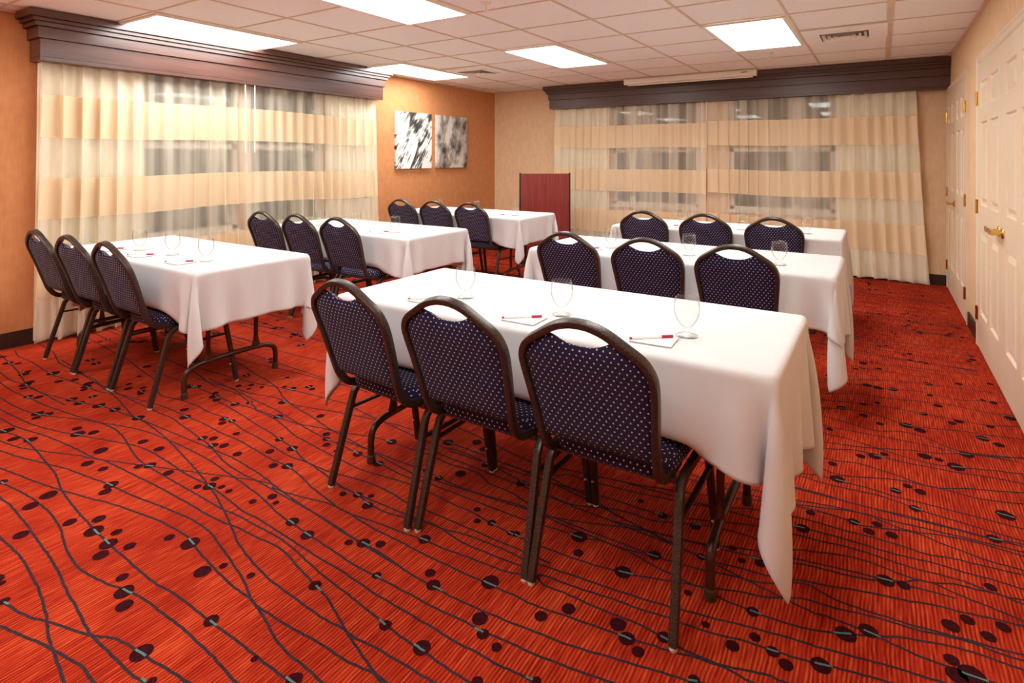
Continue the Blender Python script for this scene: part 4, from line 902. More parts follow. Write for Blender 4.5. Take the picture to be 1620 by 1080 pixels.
# ------------------------------------------------------------------ curtains
def curtain(side, a0, a1, seed, flare0, flare1, label, lining=None, wand=None, ztop=None, plane=0.11):
    """a0..a1 along the wall; flare: extra metres at the floor on each edge"""
    rnd = random.Random(seed)
    ztop = 2.0985 if side == 'l' else 2.1235
    L = a1 - a0
    NF = L / 0.125
    ph = [rnd.uniform(0, 6.28) for _ in range(8)]
    amp = [rnd.uniform(0.3, 1) for _ in range(8)]
    bands = [(1.86, 1.54), (1.235, 0.925), (0.655, 0.335)]
    zs = [ztop, 2.05, 1.95]
    for t_, b_ in bands:
        zs += [t_, t_ - 0.0015, (t_ * 2 + b_) / 3, (t_ + 2 * b_) / 3, b_, b_ - 0.0015, b_ - 0.1, b_ - 0.2]
    zs = sorted({z for z in zs if z > 0.05} | {0.06, 0.02}, reverse=True)
    nC = int(L / 0.0085)
    r_ = nC + 1
    m = MB()

    def fold(s, z, off=0.0):
        q = (ztop - z) / ztop
        warp = sum(amp[i] * math.sin(ph[i] + s * (2.3 + 2.1 * i) * L) for i in range(4)) * 0.42
        warp *= (0.35 + 0.9 * q)
        th = 2 * PI * NF * s + warp * 2.2 + off
        A = 0.020 + 0.020 * q
        A *= 0.75 + 0.45 * math.sin(ph[5] + s * L * 5.1) * (0.5 + 0.5 * q)
        d = A * (math.sin(th) + 0.35 * math.sin(2.03 * th + ph[6]) * (1 - q * 0.4))
        sl = (0.95 + 0.35 * math.sin(ph[7] + s * L * 7.7)) * A * math.cos(th + 0.7)
        return d, sl
    for z in zs:
        q = (ztop - z) / ztop
        hem = 0.0
        for c in range(r_):
            s = c / nC
            d, sl = fold(s, z)
            a = a0 - flare0 * q ** 1.3 * (1 - s) ** 2 + flare1 * q ** 1.3 * s ** 2 + s * L + sl
            # the opaque bands stand a little proud and their edges sag with the folds
            zz = z
            if abs(z - ztop) > 0.01:
                zz = z + 0.010 * math.sin(ph[3] + a * 3.1) * (0.4 + q) + 0.010 * math.sin(ph[4] + a * 1.3)
            zz = max(zz, 0.012)
            if side == 'l':
                m.v.append((XL + plane + d, a, zz))
            else:
                m.v.append((a, YB - plane - d, zz))
    for i in range(len(zs) - 1):
        zc = (zs[i] + zs[i + 1]) / 2
        mi = 1 if any(b_ < zc < t_ for t_, b_ in bands) else 0
        for c in range(nC):
            b = i * r_ + c
            m.f.append((b, b + 1, b + r_ + 1, b + r_))
            m.mi.append(mi)
    root = m.build('curtain_panel', [M['sheer'], M['band']], smooth=True, recalc=False)
    tag(root, label, 'curtain', 'striped sheer curtains')
    if lining:
        l0, l1 = lining
        n = int((l1 - l0) / 0.012)
        lm = MB()
        zz = [ztop, 1.5, 1.0, 0.5, 0.03]
        for z in zz:
            q = (ztop - z) / ztop
            for c in range(n + 1):
                s = c / n
                e = (flare0 * (1 - s) if l0 <= a0 + 0.05 else 0) * q * -0.8 + (flare1 * s if l1 >= a1 - 0.05 else 0) * q * 0.8
                a = l0 + s * (l1 - l0) + e
                d = -0.052 + 0.010 * math.sin(2 * PI * (l1 - l0) / 0.067 * s + 2 * math.sin(3 * s + q))
                if side == 'l':
                    lm.v.append((XL + plane + d, a, z))
                else:
                    lm.v.append((a, YB - plane - d, z))
        for i in range(len(zz) - 1):
            for c in range(n):
                b = i * (n + 1) + c
                lm.f.append((b, b + 1, b + n + 2, b + n + 1))
                lm.mi.append(0)
        o = lm.build('gathered_layer', M['lining'], parent=root, smooth=True, recalc=False)
        o['label'] = 'gathered cream back layer'
    if wand:
        wm = MB()
        x = wand
        if side == 'l':
            wm.tube([(XL + 0.19, x, 2.0985), (XL + 0.19, x, 1.44)], 0.005, 8, up=(1, 0, 0))
        else:
            wm.tube([(x, YB - 0.185, 2.1235), (x, YB - 0.185, 1.46)], 0.005, 8, up=(1, 0, 0))
        wm.build('wand', M['wand'], parent=root, smooth='auto')['label'] = 'thin white draw wand'
    return root


curtain('l', 1.68, 3.335, 3, 0.04, 0.0, 'striped cream sheer curtain nearest the camera on the orange wall', (1.69, 2.42), 3.27)
curtain('l', 3.315, 5.05, 11, 0.0, 0.10, 'striped cream sheer curtain on the orange wall, the half next to the two pictures', (4.32, 5.05), 3.37)
curtain('b', -4.19, -1.905, 21, 0.03, 0.0, 'striped sheer curtain on the back wall, the half behind the lectern', (-4.18, -3.30), -1.96)
curtain('b', -1.925, 0.33, 33, 0.0, 0.13, 'striped sheer curtain on the back wall, the half nearest the doors', (-0.44, 0.33), -1.90)

# ------------------------------------------------------------------ pictures
for (y0, y1, mk, lab) in ((5.48, 6.18, 'print0', 'black and white leaf canvas, left one of two on the orange wall'),
                          (6.29, 7.00, 'print1', 'frameless grey blurry canvas print, right of the two on the orange wall')):
    m = bx(XL + 0.003, y0, 1.247, XL + 0.040, y1, 2.005)
    o = m.build('canvas_print', M[mk], bevel=0.003)
    tag(o, lab, 'picture', 'canvas prints')

# ------------------------------------------------------------------ ceiling light panels, vents, sprinklers
LIGHTS = [(0, 0, 'long lit ceiling panel beside the left valance, near end'),
          (0, 4, 'lit ceiling panel above the end of the left valance and pictures'),
          (3, 0, 'large lit ceiling panel at the top edge, centre of the room'),
          (3, 4, 'lit ceiling panel in the middle of the far ceiling'),
          (6, 4, 'lit ceiling panel left of the square air vent and nearest the doors'),
          (6, 0, 'unseen ceiling panel by the doors, added to light the room'),  # this and the panels below are unseen, added to light the room
          (0, -4, 'unseen ceiling panel added for light behind the viewer, left side'),
          (3, -4, 'unseen ceiling panel added for light behind the viewer, middle'),
          (6, -4, 'unseen ceiling panel added for light behind the viewer, right side')]
for i, j, lab in LIGHTS:
    x0, y0 = GX + i * TILE + 0.012, GY + j * TILE + 0.012
    x1, y1 = x0 + TILE - 0.024, y0 + 2 * TILE - 0.024
    r = empty('ceiling_light', ((x0 + x1) / 2, (y0 + y1) / 2, ZC - 0.02))
    tag(r, lab, 'light', 'fluorescent ceiling panels')
    hx, hy = (x1 - x0) / 2, (y1 - y0) / 2
    f = MB()
    fw = 0.030
    for a, b, c, d in ((-hx, -hy, -hx + fw, hy), (hx - fw, -hy, hx, hy), (-hx + fw, -hy, hx - fw, -hy + fw), (-hx + fw, hy - fw, hx - fw, hy)):
        f.box(a, b, 0.004, c, d, 0.019)
    f.build('light_frame', M['fixture'], parent=r)
    d = bx(-hx + fw, -hy + fw, 0.010, hx - fw, hy - fw, 0.018)
    d.build('diffuser', M['lit'], parent=r)['label'] = 'glowing white diffuser'


def vent(i, j, lab):
    cx, cy = GX + (i + 0.5) * TILE, GY + (j + 0.5) * TILE
    r = empty('ceiling_vent', (cx, cy, ZC - 0.03))
    tag(r, lab, 'vent', 'ceiling air vents')
    h = TILE / 2 - 0.014
    m = bx(-h, -h, 0.02, h, h, 0.0275)
    m.build('backing_plate', M['tile'], parent=r)
    f = MB()
    a, b = 0.20, 0.20
    for (x0, y0, x1, y1) in ((-a, -b, -a + 0.02, b), (a - 0.02, -b, a, b), (-a + 0.02, -b, a - 0.02, -b + 0.02), (-a + 0.02, b - 0.02, a - 0.02, b)):
        f.box(x0, y0, 0.004, x1, y1, 0.0199)
    f.build('register_frame', M['tile'], parent=r)
    dk = bx(-a + 0.02, -b + 0.02, 0.0185, a - 0.02, b - 0.02, 0.0199)
    dk.build('duct_shade_sheet', M['base'], parent=r)  # dark sheet painted as the shade inside the duct
    for k in range(4):
        s = 0.165 - k * 0.04
        q = MB()
        for sx_, sy in ((1, 0), (-1, 0), (0, 1), (0, -1)):
            n = Vector((sx_, sy, 0))
            tdir = Vector((-sy, sx_, 0))
            c0 = n * s
            c1 = n * (s - 0.022)
            q.quad([c0 - tdir * s + Vector((0, 0, -0.004)), c0 + tdir * s + Vector((0, 0, -0.004)), c1 + tdir * (s - 0.022) + Vector((0, 0, 0.018)), c1 - tdir * (s - 0.022) + Vector((0, 0, 0.018))])
        q.build('louver', M['fixture'], parent=r, recalc=False)


vent(7, 5, 'square louvered air vent in the ceiling near the doors')
vent(1, 5, 'square louvered air vent in the far left ceiling beside a lit panel')

for x, y, lab in ((-2.306, 3.257, 'small sprinkler head at the top edge of the view'), (-0.959, 6.363, 'small sprinkler head just beyond the light panel near the doors'),
                  (-3.497, 6.361, 'small sprinkler head left of the projection screen')):
    r = empty('sprinkler_head', (x, y, ZC - 0.05))
    tag(r, lab, 'sprinkler', 'ceiling sprinkler heads')
    m = MB()
    m.lathe([(0, 0.044), (0.034, 0.044), (0.036, 0.050), (0.036, 0.0535), (0, 0.0535)], n=18)
    m.build('escutcheon', M['fixture'], parent=r, smooth='auto')
    m = MB()
    m.lathe([(0, -0.002), (0.016, -0.002), (0.016, 0.001), (0.006, 0.004), (0.005, 0.044), (0, 0.044)], n=12)
    m.build('nozzle', M['fixture'], parent=r, smooth='auto')

# ------------------------------------------------------------------ projection screen
r = empty('projection_screen', (-2.08, 7.36, 2.34))
tag(r, 'white pull-down projection screen case hung below the ceiling before the back valance', 'screen')
m = MB()
m.sweep([(-0.81, 0, 0.075), (0.81, 0, 0.075)], rr(0.075, 0.078, 0.02, 5), (0, 0, 1))
m.build('screen_case', M['fixture'], parent=r, smooth='auto')
for s in (-1, 1):
    m = MB()
    m.sweep([(s * 0.81, 0, 0.075), (s * 0.832, 0, 0.075)], rr(0.084, 0.084, 0.022, 5), (0, 0, 1))
    m.build('end_cap', M['wand'], parent=r, smooth='auto')
bx(-0.79, -0.012, 0.018, 0.79, 0.012, 0.034).build('bottom_bar', M['wand'], parent=r, bevel=0.004)
m = MB()
ring = [(0.035 * math.cos(a * PI / 12), 0, 0.010 + 0.010 * math.sin(a * PI / 12)) for a in range(24)]
m.sweep(ring, [(0.003 * math.cos(a), 0.003 * math.sin(a)) for a in (0, 1.57, 3.14, 4.71)], (0, 1, 0), closed=True)
m.build('pull_ring', M['frame'], parent=r, smooth=True)
bx(0.66, -0.0405, 0.078, 0.73, -0.038, 0.086).build('badge', M['blacktrim'], parent=r)

# ------------------------------------------------------------------ lectern
r = empty('lectern', (-3.69, 6.54, 0), YAW)
tag(r, 'tall red mahogany lectern with black edge strips standing in front of the back curtain', 'lectern')
HW, HT = 0.335, 1.19
bx(-HW + 0.022, 0.002, 0.05, HW - 0.022, 0.022, HT - 0.004).build('front_panel', M['mahogany'], parent=r)
for s in (-1, 1):
    a, b = sorted((s * (HW - 0.022), s * HW))
    bx(a, 0.0, 0.05, b, 0.026, HT + 0.006).build('edge_strip', M['blacktrim'], parent=r, bevel=0.003)['label'] = 'black edge strip'
    a, b = sorted((s * (HW - 0.022), s * (HW - 0.004)))
    m = MB()
    P = [(0.027, 0.05), (0.45, 0.05), (0.45, 1.02), (0.027, HT - 0.01)]
    m.quad([(a, y, z) for y, z in P])
    m.quad([(b, y, z) for y, z in P][::-1])
    for k in range(4):
        (y0, z0), (y1, z1) = P[k], P[(k + 1) % 4]
        m.quad([(a, y0, z0), (b, y0, z0), (b, y1, z1), (a, y1, z1)])
    m.build('side_panel', M['mahogany'], parent=r)
m = MB()
m.obox((0, 0.25, 1.035), (HW - 0.03, 0, 0), (0, 0.2, -0.07), (0, 0.003, 0.009))
m.build('reading_top', M['mahogany'], parent=r)
bx(-HW + 0.023, 0.03, 0.55, HW - 0.023, 0.43, 0.57).build('shelf', M['mahogany'], parent=r)
bx(-HW, 0.0, 0.0, HW, 0.45, 0.049).build('plinth', M['blacktrim'], parent=r, bevel=0.004)


# ------------------------------------------------------------------ chair
def uv_project(o, up='z'):
    me = o.data
    uvl = me.uv_layers.new(name='UVMap')
    for p in me.polygons:
        n = p.normal
        for li in p.loop_indices:
            v = me.vertices[me.loops[li].vertex_index].co
            if abs(n.z) > 0.72:
                uv = (v.x, v.y)
            elif abs(n.y) > 0.5:
                uv = (v.x, v.z)
            else:
                uv = (v.y, v.z)
            uvl.data[li].uv = (uv[0] + 10, uv[1] + 10)


# back loop, right half from seat rail to crown (x, y, z); the chair faces +y, rear feet at y = 0
HALF = [(0.184, 0.215, 0.428), (0.184, 0.12, 0.430), (0.183, 0.050, 0.444), (0.184, 0.008, 0.492), (0.191, -0.023, 0.580), (0.200, -0.051, 0.670), (0.207, -0.077, 0.744),
        (0.204, -0.094, 0.789), (0.182, -0.107, 0.828), (0.136, -0.117, 0.861), (0.080, -0.124, 0.894), (0.034, -0.128, 0.909), (0.0, -0.129, 0.912)]
SEC = rr(0.021, 0.030, 0.003, 3)
half_s = spline(HALF, 6)
loop_pts = half_s + [Vector((-p.x, p.y, p.z)) for p in half_s[::-1][1:]]


def back_line(z):
    zs = [p.z for p in half_s if p.z > 0.45]
    ys = [p.y for p in half_s if p.z > 0.45]
    return float(np.interp(z, zs, ys))


_lo = [p for p in half_s if 0.45 < p.z and p.z <= 0.762]


def w_in(z):
    return float(np.interp(z, [p.z for p in _lo], [p.x for p in _lo])) - 0.010


_hi = sorted([(p.x, p.z) for p in half_s if p.z >= 0.75])


def z_in(x):
    return float(np.interp(abs(x), [q[0] for q in _hi], [q[1] for q in _hi])) - 0.012


def make_chair():
    r = empty('banquet_chair', (0, 0, 0))
    # back frame loop
    m = MB()

    def upv(i):
        p = loop_pts[i]
        return (0, 1, 0.32) if p.z > 0.5 else ((0, 0.7, 0.7) if p.z > 0.445 else (0, 0.0, 1))
    ups = [Vector(upv(i)).normalized() for i in range(len(loop_pts))]
    for _ in range(6):
        ups = [(ups[max(i - 1, 0)] + ups[i] + ups[min(i + 1, len(ups) - 1)]).normalized() for i in range(len(ups))]
    m.sweep(loop_pts, SEC, lambda i: ups[i])
    m.build('back_frame', M['frame'], parent=r, smooth='auto')
    # backrest cushion
    zb, z1 = 0.505, 0.798
    NU, NV = 26, 24
    m = MB()

    def ztop(x):
        ax = abs(x)
        dip = 0.842 + 0.036 * (ax / 0.105) ** 2.4 if ax < 0.14 else 9
        return min(z_in(x), dip)
    idx = {}
    for side_ in (0, 1):
        for j in range(NV + 1):
            v = j / NV
            zr = zb + v * (z1 - zb)
            for i in range(NU + 1):
                u = -1 + 2 * i / NU
                x = u * w_in(min(zr, 0.76)) if zr < 0.76 else u * (w_in(0.76) + (0.190 - w_in(0.76)) * (zr - 0.76) / (z1 - 0.76))
                z = zb + v * (ztop(x) - zb)
                edge = (1 - abs(u) ** 5) * (1 - abs(2 * v - 1) ** 7)
                y = back_line(min(z, 0.905))
                y = y + (0.004 + 0.036 * edge ** 0.55) if side_ else y - (0.001 + 0.013 * edge ** 0.6)
                idx[(side_, i, j)] = len(m.v)
                m.v.append((x, y, z))
    for j in range(NV):
        for i in range(NU):
            m.f.append((idx[0, i, j], idx[0, i + 1, j], idx[0, i + 1, j + 1], idx[0, i, j + 1]))
            m.f.append((idx[1, i, j], idx[1, i, j + 1], idx[1, i + 1, j + 1], idx[1, i + 1, j]))
            m.mi += [0, 0]
    for i in range(NU):
        for j in (0, NV):
            m.f.append((idx[0, i, j], idx[0, i + 1, j], idx[1, i + 1, j], idx[1, i, j]))
            m.mi.append(0)
    for j in range(NV):
        for i in (0, NU):
            m.f.append((idx[0, i, j], idx[0, i, j + 1], idx[1, i, j + 1], idx[1, i, j]))
            m.mi.append(0)
    o = m.build('backrest', M['fabric'], parent=r, smooth='auto')
    o['label'] = 'navy backrest with rows of pale dots'
    uv_project(o)
    # seat cushion
    m = MB()
    n = 40
    rows = [(0.0, 0.4305, 0.96), (0.010, 0.432, 0.985), (0.022, 0.440, 1.0), (0.040, 0.455, 1.0), (0.050, 0.475, 0.975), (0.055, 0.484, 0.93), (0.055, 0.490, 0.80), (0.055, 0.493, 0.45), (0.055, 0.494, 0.02)]
    b = 0
    for _, z, s in rows:
        for i in range(n):
            a = 2 * PI * i / n
            cx = math.copysign(abs(math.cos(a)) ** 0.36, math.cos(a))
            sy = math.copysign(abs(math.sin(a)) ** 0.36, math.sin(a))
            m.v.append((0.205 * s * cx * (1 + 0.03 * sy), 0.278 + 0.222 * s * sy, z - (0.010 if sy > 0.9 and z > 0.47 else 0)))
    for k in range(len(rows) - 1):
        for i in range(n):
            j = (i + 1) % n
            m.f.append((k * n + i, k * n + j, (k + 1) * n + j, (k + 1) * n + i))
            m.mi.append(0)
    m.f.append(tuple(range(n))[::-1])
    m.mi.append(0)
    m.f.append(tuple((len(rows) - 1) * n + i for i in range(n)))
    m.mi.append(0)
    o = m.build('seat', M['fabric'], parent=r, smooth='auto')
    o['label'] = 'navy dotted seat cushion'
    uv_project(o)
    # legs: rear and front, each bending into the side rail
    sq = rr(0.025, 0.025, 0.004, 3)
    for s in (-1, 1):
        rear = [(s * 0.232, 0.0, 0.012), (s * 0.226, 0.055, 0.20), (s * 0.220, 0.098, 0.345), (s * 0.218, 0.112, 0.380), (s * 0.216, 0.140, 0.405), (s * 0.216, 0.180, 0.413), (s * 0.216, 0.28, 0.413)]
        front = [(s * 0.232, 0.500, 0.012), (s * 0.226, 0.468, 0.20), (s * 0.220, 0.442, 0.345), (s * 0.218, 0.434, 0.380), (s * 0.216, 0.412, 0.405), (s * 0.216, 0.37, 0.413), (s * 0.216, 0.2815, 0.413)]
        for path, dy in ((rear, -1), (front, 1)):
            P = [Vector(path[0])] + spline(path[1:], 5)
            m = MB()
            m.sweep(P, sq, (1, 0, 0))
            leg = m.build('leg', M['frame'], parent=r, smooth='auto')
            gm = MB()
            f0 = path[0]
            gm.lathe([(0, 0.0), (0.010, 0.0), (0.0125, 0.004), (0.0125, 0.0115), (0, 0.0115)], (f0[0], f0[1], 0), 12)
            gm.build('glide', M['glide'], parent=leg, smooth='auto')['label'] = 'white plastic foot glide'
            if dy > 0:
                bm_ = MB()
                c = Vector((s * 0.2285, 0.480 - 0.0185, 0.115))
                bm_.lathe([(0, -0.004), (0.005, -0.002), (0.005, 0.003), (0, 0.004)], (c.x, c.y + 0.001, c.z), 8)
                bm_.build('rivet', M['glide'], parent=leg, smooth='auto')
        m = MB()
        m.sweep([(s * 0.222, 0.092, 0.310), (s * 0.222, 0.442, 0.310)], rr(0.018, 0.012, 0.003, 2), (0, 0, 1))
        m.build('stretcher', M['frame'], parent=r, smooth='auto')
    for y in (0.125, 0.425):
        bx(-0.2035, y - 0.010, 0.402, 0.2035, y + 0.010, 0.4215).build('seat_rail', M['frame'], parent=r, bevel=0.002)
    bx(-0.188, 0.066, 0.4225, 0.188, 0.34, 0.4295).build('seat_pan', M['frame'], parent=r, bevel=0.002)
    return r


chair0 = make_chair()
chair_used = [False]


def place_chair(x, y, rz, label, group):
    c = chair0 if not chair_used[0] else copy_tree(chair0)
    chair_used[0] = True
    c.location = (x, y, 0)
    c.rotation_euler = (0, 0, rz)
    tag(c, label, 'chair', group)
    return c


# ------------------------------------------------------------------ tables
def make_table(x0, x1, y0, y1, label, leg_in=(0.2, 0.2)):
    cx, cy = (x0 + x1) / 2, (y0 + y1) / 2
    hx, hy = (x1 - x0) / 2, (y1 - y0) / 2
    r = empty('folding_table', (cx, cy, 0))
    tag(r, label, 'table', 'cloth-covered folding tables')
    bx(-hx + 0.012, -hy + 0.012, 0.722, hx - 0.012, hy - 0.012, 0.746).build('tabletop', M['tabletop'], parent=r, bevel=0.006)
    m = MB()
    m.box(-hx + 0.02, -hy + 0.03, 0.695, hx - 0.02, -hy + 0.055, 0.7215)
    m.box(-hx + 0.02, hy - 0.055, 0.695, hx - 0.02, hy - 0.03, 0.7215)
    m.build('apron_rail', M['tablemetal'], parent=r)
    for s, inn in ((-1, leg_in[0]), (1, leg_in[1])):
        lx = s * (hx - inn)
        m = MB()
        d = 0.295
        path = spline([(lx, -d, 0.02), (lx, -d, 0.10), (lx, -d + 0.012, 0.142), (lx, -d + 0.05, 0.166), (lx, -d + 0.12, 0.178), (lx, 0, 0.182), (lx, d - 0.12, 0.178), (lx, d - 0.05, 0.166), (lx, d - 0.012, 0.142), (lx, d, 0.10), (lx, d, 0.02)], 5)
        m.tube(path, 0.0155, 12, up=(1, 0, 0))
        for sy in (-1, 1):
            yy = sy * 0.155
            m.tube([(lx, yy, 0.18), (lx, yy, 0.7215)], 0.0135, 12, up=(1, 0, 0))
            # welded flare
            n = 10
            prof = [(0.034, 0.178), (0.027, 0.200), (0.019, 0.232), (0.0145, 0.262)]
            b = len(m.v)
            for (rad, z) in prof:
                for i in range(n):
                    a = 2 * PI * i / n
                    m.v.append((lx + 0.0150 * math.cos(a) * (rad * 20 if rad < 0.02 else 1), yy + rad * math.sin(a), z))
            for k in range(len(prof) - 1):
                for i in range(n):
                    j = (i + 1) % n
                    m.f.append((b + k * n + i, b + k * n + j, b + (k + 1) * n + j, b + (k + 1) * n + i))
                    m.mi.append(0)
        lg = m.build('leg', M['tablemetal'], parent=r, smooth='auto')
        for sy in (-1, 1):
            cm_ = MB()
            cm_.lathe([(0, 0), (0.017, 0), (0.0195, 0.004), (0.0195, 0.034), (0.0162, 0.038)], (lx, sy * d, 0), 14)
            cm_.build('foot_cap', M['rubber'], parent=lg, smooth='auto')
        # folding brace
        m = MB()
        m.tube([(lx, 0, 0.60), (lx - s * 0.30, 0, 0.715)], 0.008, 8, up=(0, 1, 0))
        m.tube([(lx, -0.155, 0.60), (lx, 0.155, 0.60)], 0.008, 8, up=(0, 0, 1))
        m.build('brace', M['tablemetal'], parent=r, smooth='auto')
    return r


def drape(hx, hy, ov, cs, seats, seed, h=0.0262, sim_steps=240):
    """position based cloth: hx,hy table half size; ov=(left,right,near,far) overhang; returns vertices and faces in table space"""
    rs = np.random.RandomState(seed)
    L, R, N, Fa = ov
    def axis(lo, hi, half):
        a = np.linspace(-half - lo, -half - 0.020, max(2, int(round(lo / h)) + 1))
        b = np.linspace(-half + 0.016, half - 0.016, int(round(2 * half / (h * 1.5))) + 1)
        c = np.linspace(half + 0.020, half + hi, max(2, int(round(hi / h)) + 1))
        return np.concatenate([a, [-half - 0.008, -half + 0.004], b, [half - 0.004, half + 0.008], c])
    X, Y = axis(L, R, hx), axis(N, Fa, hy)
    nx, ny = len(X), len(Y)
    DX, DY = np.diff(X), np.diff(Y)
    gx, gy = np.meshgrid(X, Y, indexing='ij')
    TZ = 0.762
    hx += 0.010
    hy += 0.010
    P = np.stack([gx, gy, np.full_like(gx, TZ + 0.002)], -1)
    inside = (np.abs(gx) < hx - 0.003) & (np.abs(gy) < hy - 0.003)
    # start half folded down so that the corners form outward hanging folds
    dx = np.maximum(np.abs(gx) - hx, 0) * np.sign(gx)
    dy = np.maximum(np.abs(gy) - hy, 0) * np.sign(gy)
    dist = np.hypot(dx, dy)
    P[..., 2] -= dist * 0.72
    P[..., 0] -= dx * 0.32
    P[..., 1] -= dy * 0.32
    P += rs.normal(0, 0.0012, P.shape) * (~inside)[..., None]
    # slow undulation of the hems
    for ax, lat in ((0, gy), (1, gx)):
        w_ = np.sin(lat * 7.3 + seed) * 0.012 + np.sin(lat * 15.1 + 2.1 * seed) * 0.006
        P[..., ax] += w_ * np.minimum(dist / 0.25, 1) * (dist > 0)
    V = np.zeros_like(P)
    W = np.where(inside, 0.0, 1.0)[..., None]
    cons = []
    for a in (0, 1):
        cons.append((slice(a, nx - 1, 2), slice(None), slice(a + 1, nx, 2), slice(None), DX[a::2][:, None, None], 1.0))
        cons.append((slice(None), slice(a, ny - 1, 2), slice(None), slice(a + 1, ny, 2), DY[a::2][None, :, None], 1.0))
    for a in (0, 1):
        dg = np.hypot(DX[a::2][:, None], DY[None, :])[..., None]
        cons.append((slice(a, nx - 1, 2), slice(0, ny - 1), slice(a + 1, nx, 2), slice(1, ny), dg, 0.35))
        cons.append((slice(a, nx - 1, 2), slice(1, ny), slice(a + 1, nx, 2), slice(0, ny - 1), dg, 0.35))
    X2, Y2 = X[2:] - X[:-2], Y[2:] - Y[:-2]
    for a in range(4):
        cons.append((slice(a, nx - 2, 4), slice(None), slice(a + 2, nx, 4), slice(None), X2[a::4][:, None, None], 0.10))
        cons.append((slice(None), slice(a, ny - 2, 4), slice(None), slice(a + 2, ny, 4), Y2[a::4][None, :, None], 0.10))
    dt = 1 / 60
    rad = 0.005
    for step in range(sim_steps):
        V[..., 2] -= 9.8 * dt
        V *= 0.965
        Q = P + V * dt * W
        for it in range(9):
            for a, b, c, d, rest, k in cons:
                A = Q[a, b]
                B = Q[c, d]
                m0 = min(A.shape[0], B.shape[0])
                m1 = min(A.shape[1], B.shape[1])
                m0, m1 = min(m0, rest.shape[0]) if rest.shape[0] > 1 else m0, min(m1, rest.shape[1]) if rest.shape[1] > 1 else m1
                rs_ = rest[:m0, :m1]
                A = A[:m0, :m1]
                B = B[:m0, :m1]
                wa = W[a, b][:m0, :m1]
                wb = W[c, d][:m0, :m1]
                D = B - A
                ln = np.sqrt((D * D).sum(-1, keepdims=True)) + 1e-9
                s = wa + wb
                corr = D * ((ln - rs_) / ln * k / np.maximum(s, 1e-6))
                A += corr * wa
                B -= corr * wb
            # rounded table edge: keep outside of the board
            ax_, ay_ = np.abs(Q[..., 0]) - (hx - rad), np.abs(Q[..., 1]) - (hy - rad)
            z_ = Q[..., 2] - (TZ - rad)
            qx, qy, qz = np.maximum(ax_, 0), np.maximum(ay_, 0), np.maximum(z_, 0)
            ln = np.sqrt(qx ** 2 + qy ** 2 + qz ** 2) + 1e-9
            below = (Q[..., 2] > 0.70)
            corner = (ax_ < rad + .001) & (ay_ < rad + .001) & below & (ln < rad)
            f_ = np.where(corner & (ln > 1e-6), rad / ln, 1.0)
            sg0, sg1 = np.sign(Q[..., 0]), np.sign(Q[..., 1])
            isout = corner & ((qx > 0) | (qy > 0) | (qz > 0))
            Q[..., 0] = np.where(isout & (qx > 0), sg0 * ((hx - rad) + qx * f_), Q[..., 0])
            Q[..., 1] = np.where(isout & (qy > 0), sg1 * ((hy - rad) + qy * f_), Q[..., 1])
            Q[..., 2] = np.where(isout & (qz > 0), (TZ - rad) + qz * f_, Q[..., 2])
            # sides below the board: stay outside the footprint
            ins = (Q[..., 2] < TZ - rad) & (Q[..., 2] > 0.69) & (np.abs(Q[..., 0]) < hx) & (np.abs(Q[..., 1]) < hy)
            pxx = hx - np.abs(Q[..., 0])
            pyy = hy - np.abs(Q[..., 1])
            mvx = ins & (pxx < pyy)
            mvy = ins & ~mvx
            Q[..., 0] = np.where(mvx, np.sign(Q[..., 0]) * hx, Q[..., 0])
            Q[..., 1] = np.where(mvy, np.sign(Q[..., 1]) * hy, Q[..., 1])
            # seats of the chairs pushed in on the near side
            for sx_, sy0 in seats:
                hit = (np.abs(Q[..., 0] - sx_) < 0.225) & (Q[..., 1] > sy0) & (Q[..., 2] < 0.503) & (Q[..., 2] > 0.40) & (Q[..., 1] < sy0 + 0.46) & (P[..., 2] > 0.485)
                Q[..., 2] = np.where(hit, 0.503, Q[..., 2])
            Q[..., 2] = np.maximum(Q[..., 2], 0.02)
        V = np.clip((Q - P) / dt, -3, 3)
        P = Q
    idx = np.arange(nx * ny).reshape(nx, ny)
    faces = [(int(idx[i, j]), int(idx[i + 1, j]), int(idx[i + 1, j + 1]), int(idx[i, j + 1])) for i in range(nx - 1) for j in range(ny - 1)]
    return P.reshape(-1, 3), faces


def cloth_mesh(name, *a, **k):
    P, faces = drape(*a, **k)
    me = bpy.data.meshes.new(name)
    me.from_pydata([tuple(map(float, p)) for p in P], [], faces)
    me.materials.append(M['linen'])
    me.shade_smooth()
    return me


def add_cloth(me, cx, cy, label):
    o = bpy.data.objects.new('tablecloth', me)
    C.objects.link(o)
    o.location = (cx, cy, 0)
    s = o.modifiers.new('subd', 'SUBSURF')
    s.levels = s.render_levels = 1
    s.boundary_smooth = 'PRESERVE_CORNERS'
    sol = o.modifiers.new('thick', 'SOLIDIFY')
    sol.thickness = 0.0012
    sol.offset = 1
    tag(o, label, 'tablecloth', 'white tablecloths')
    return o


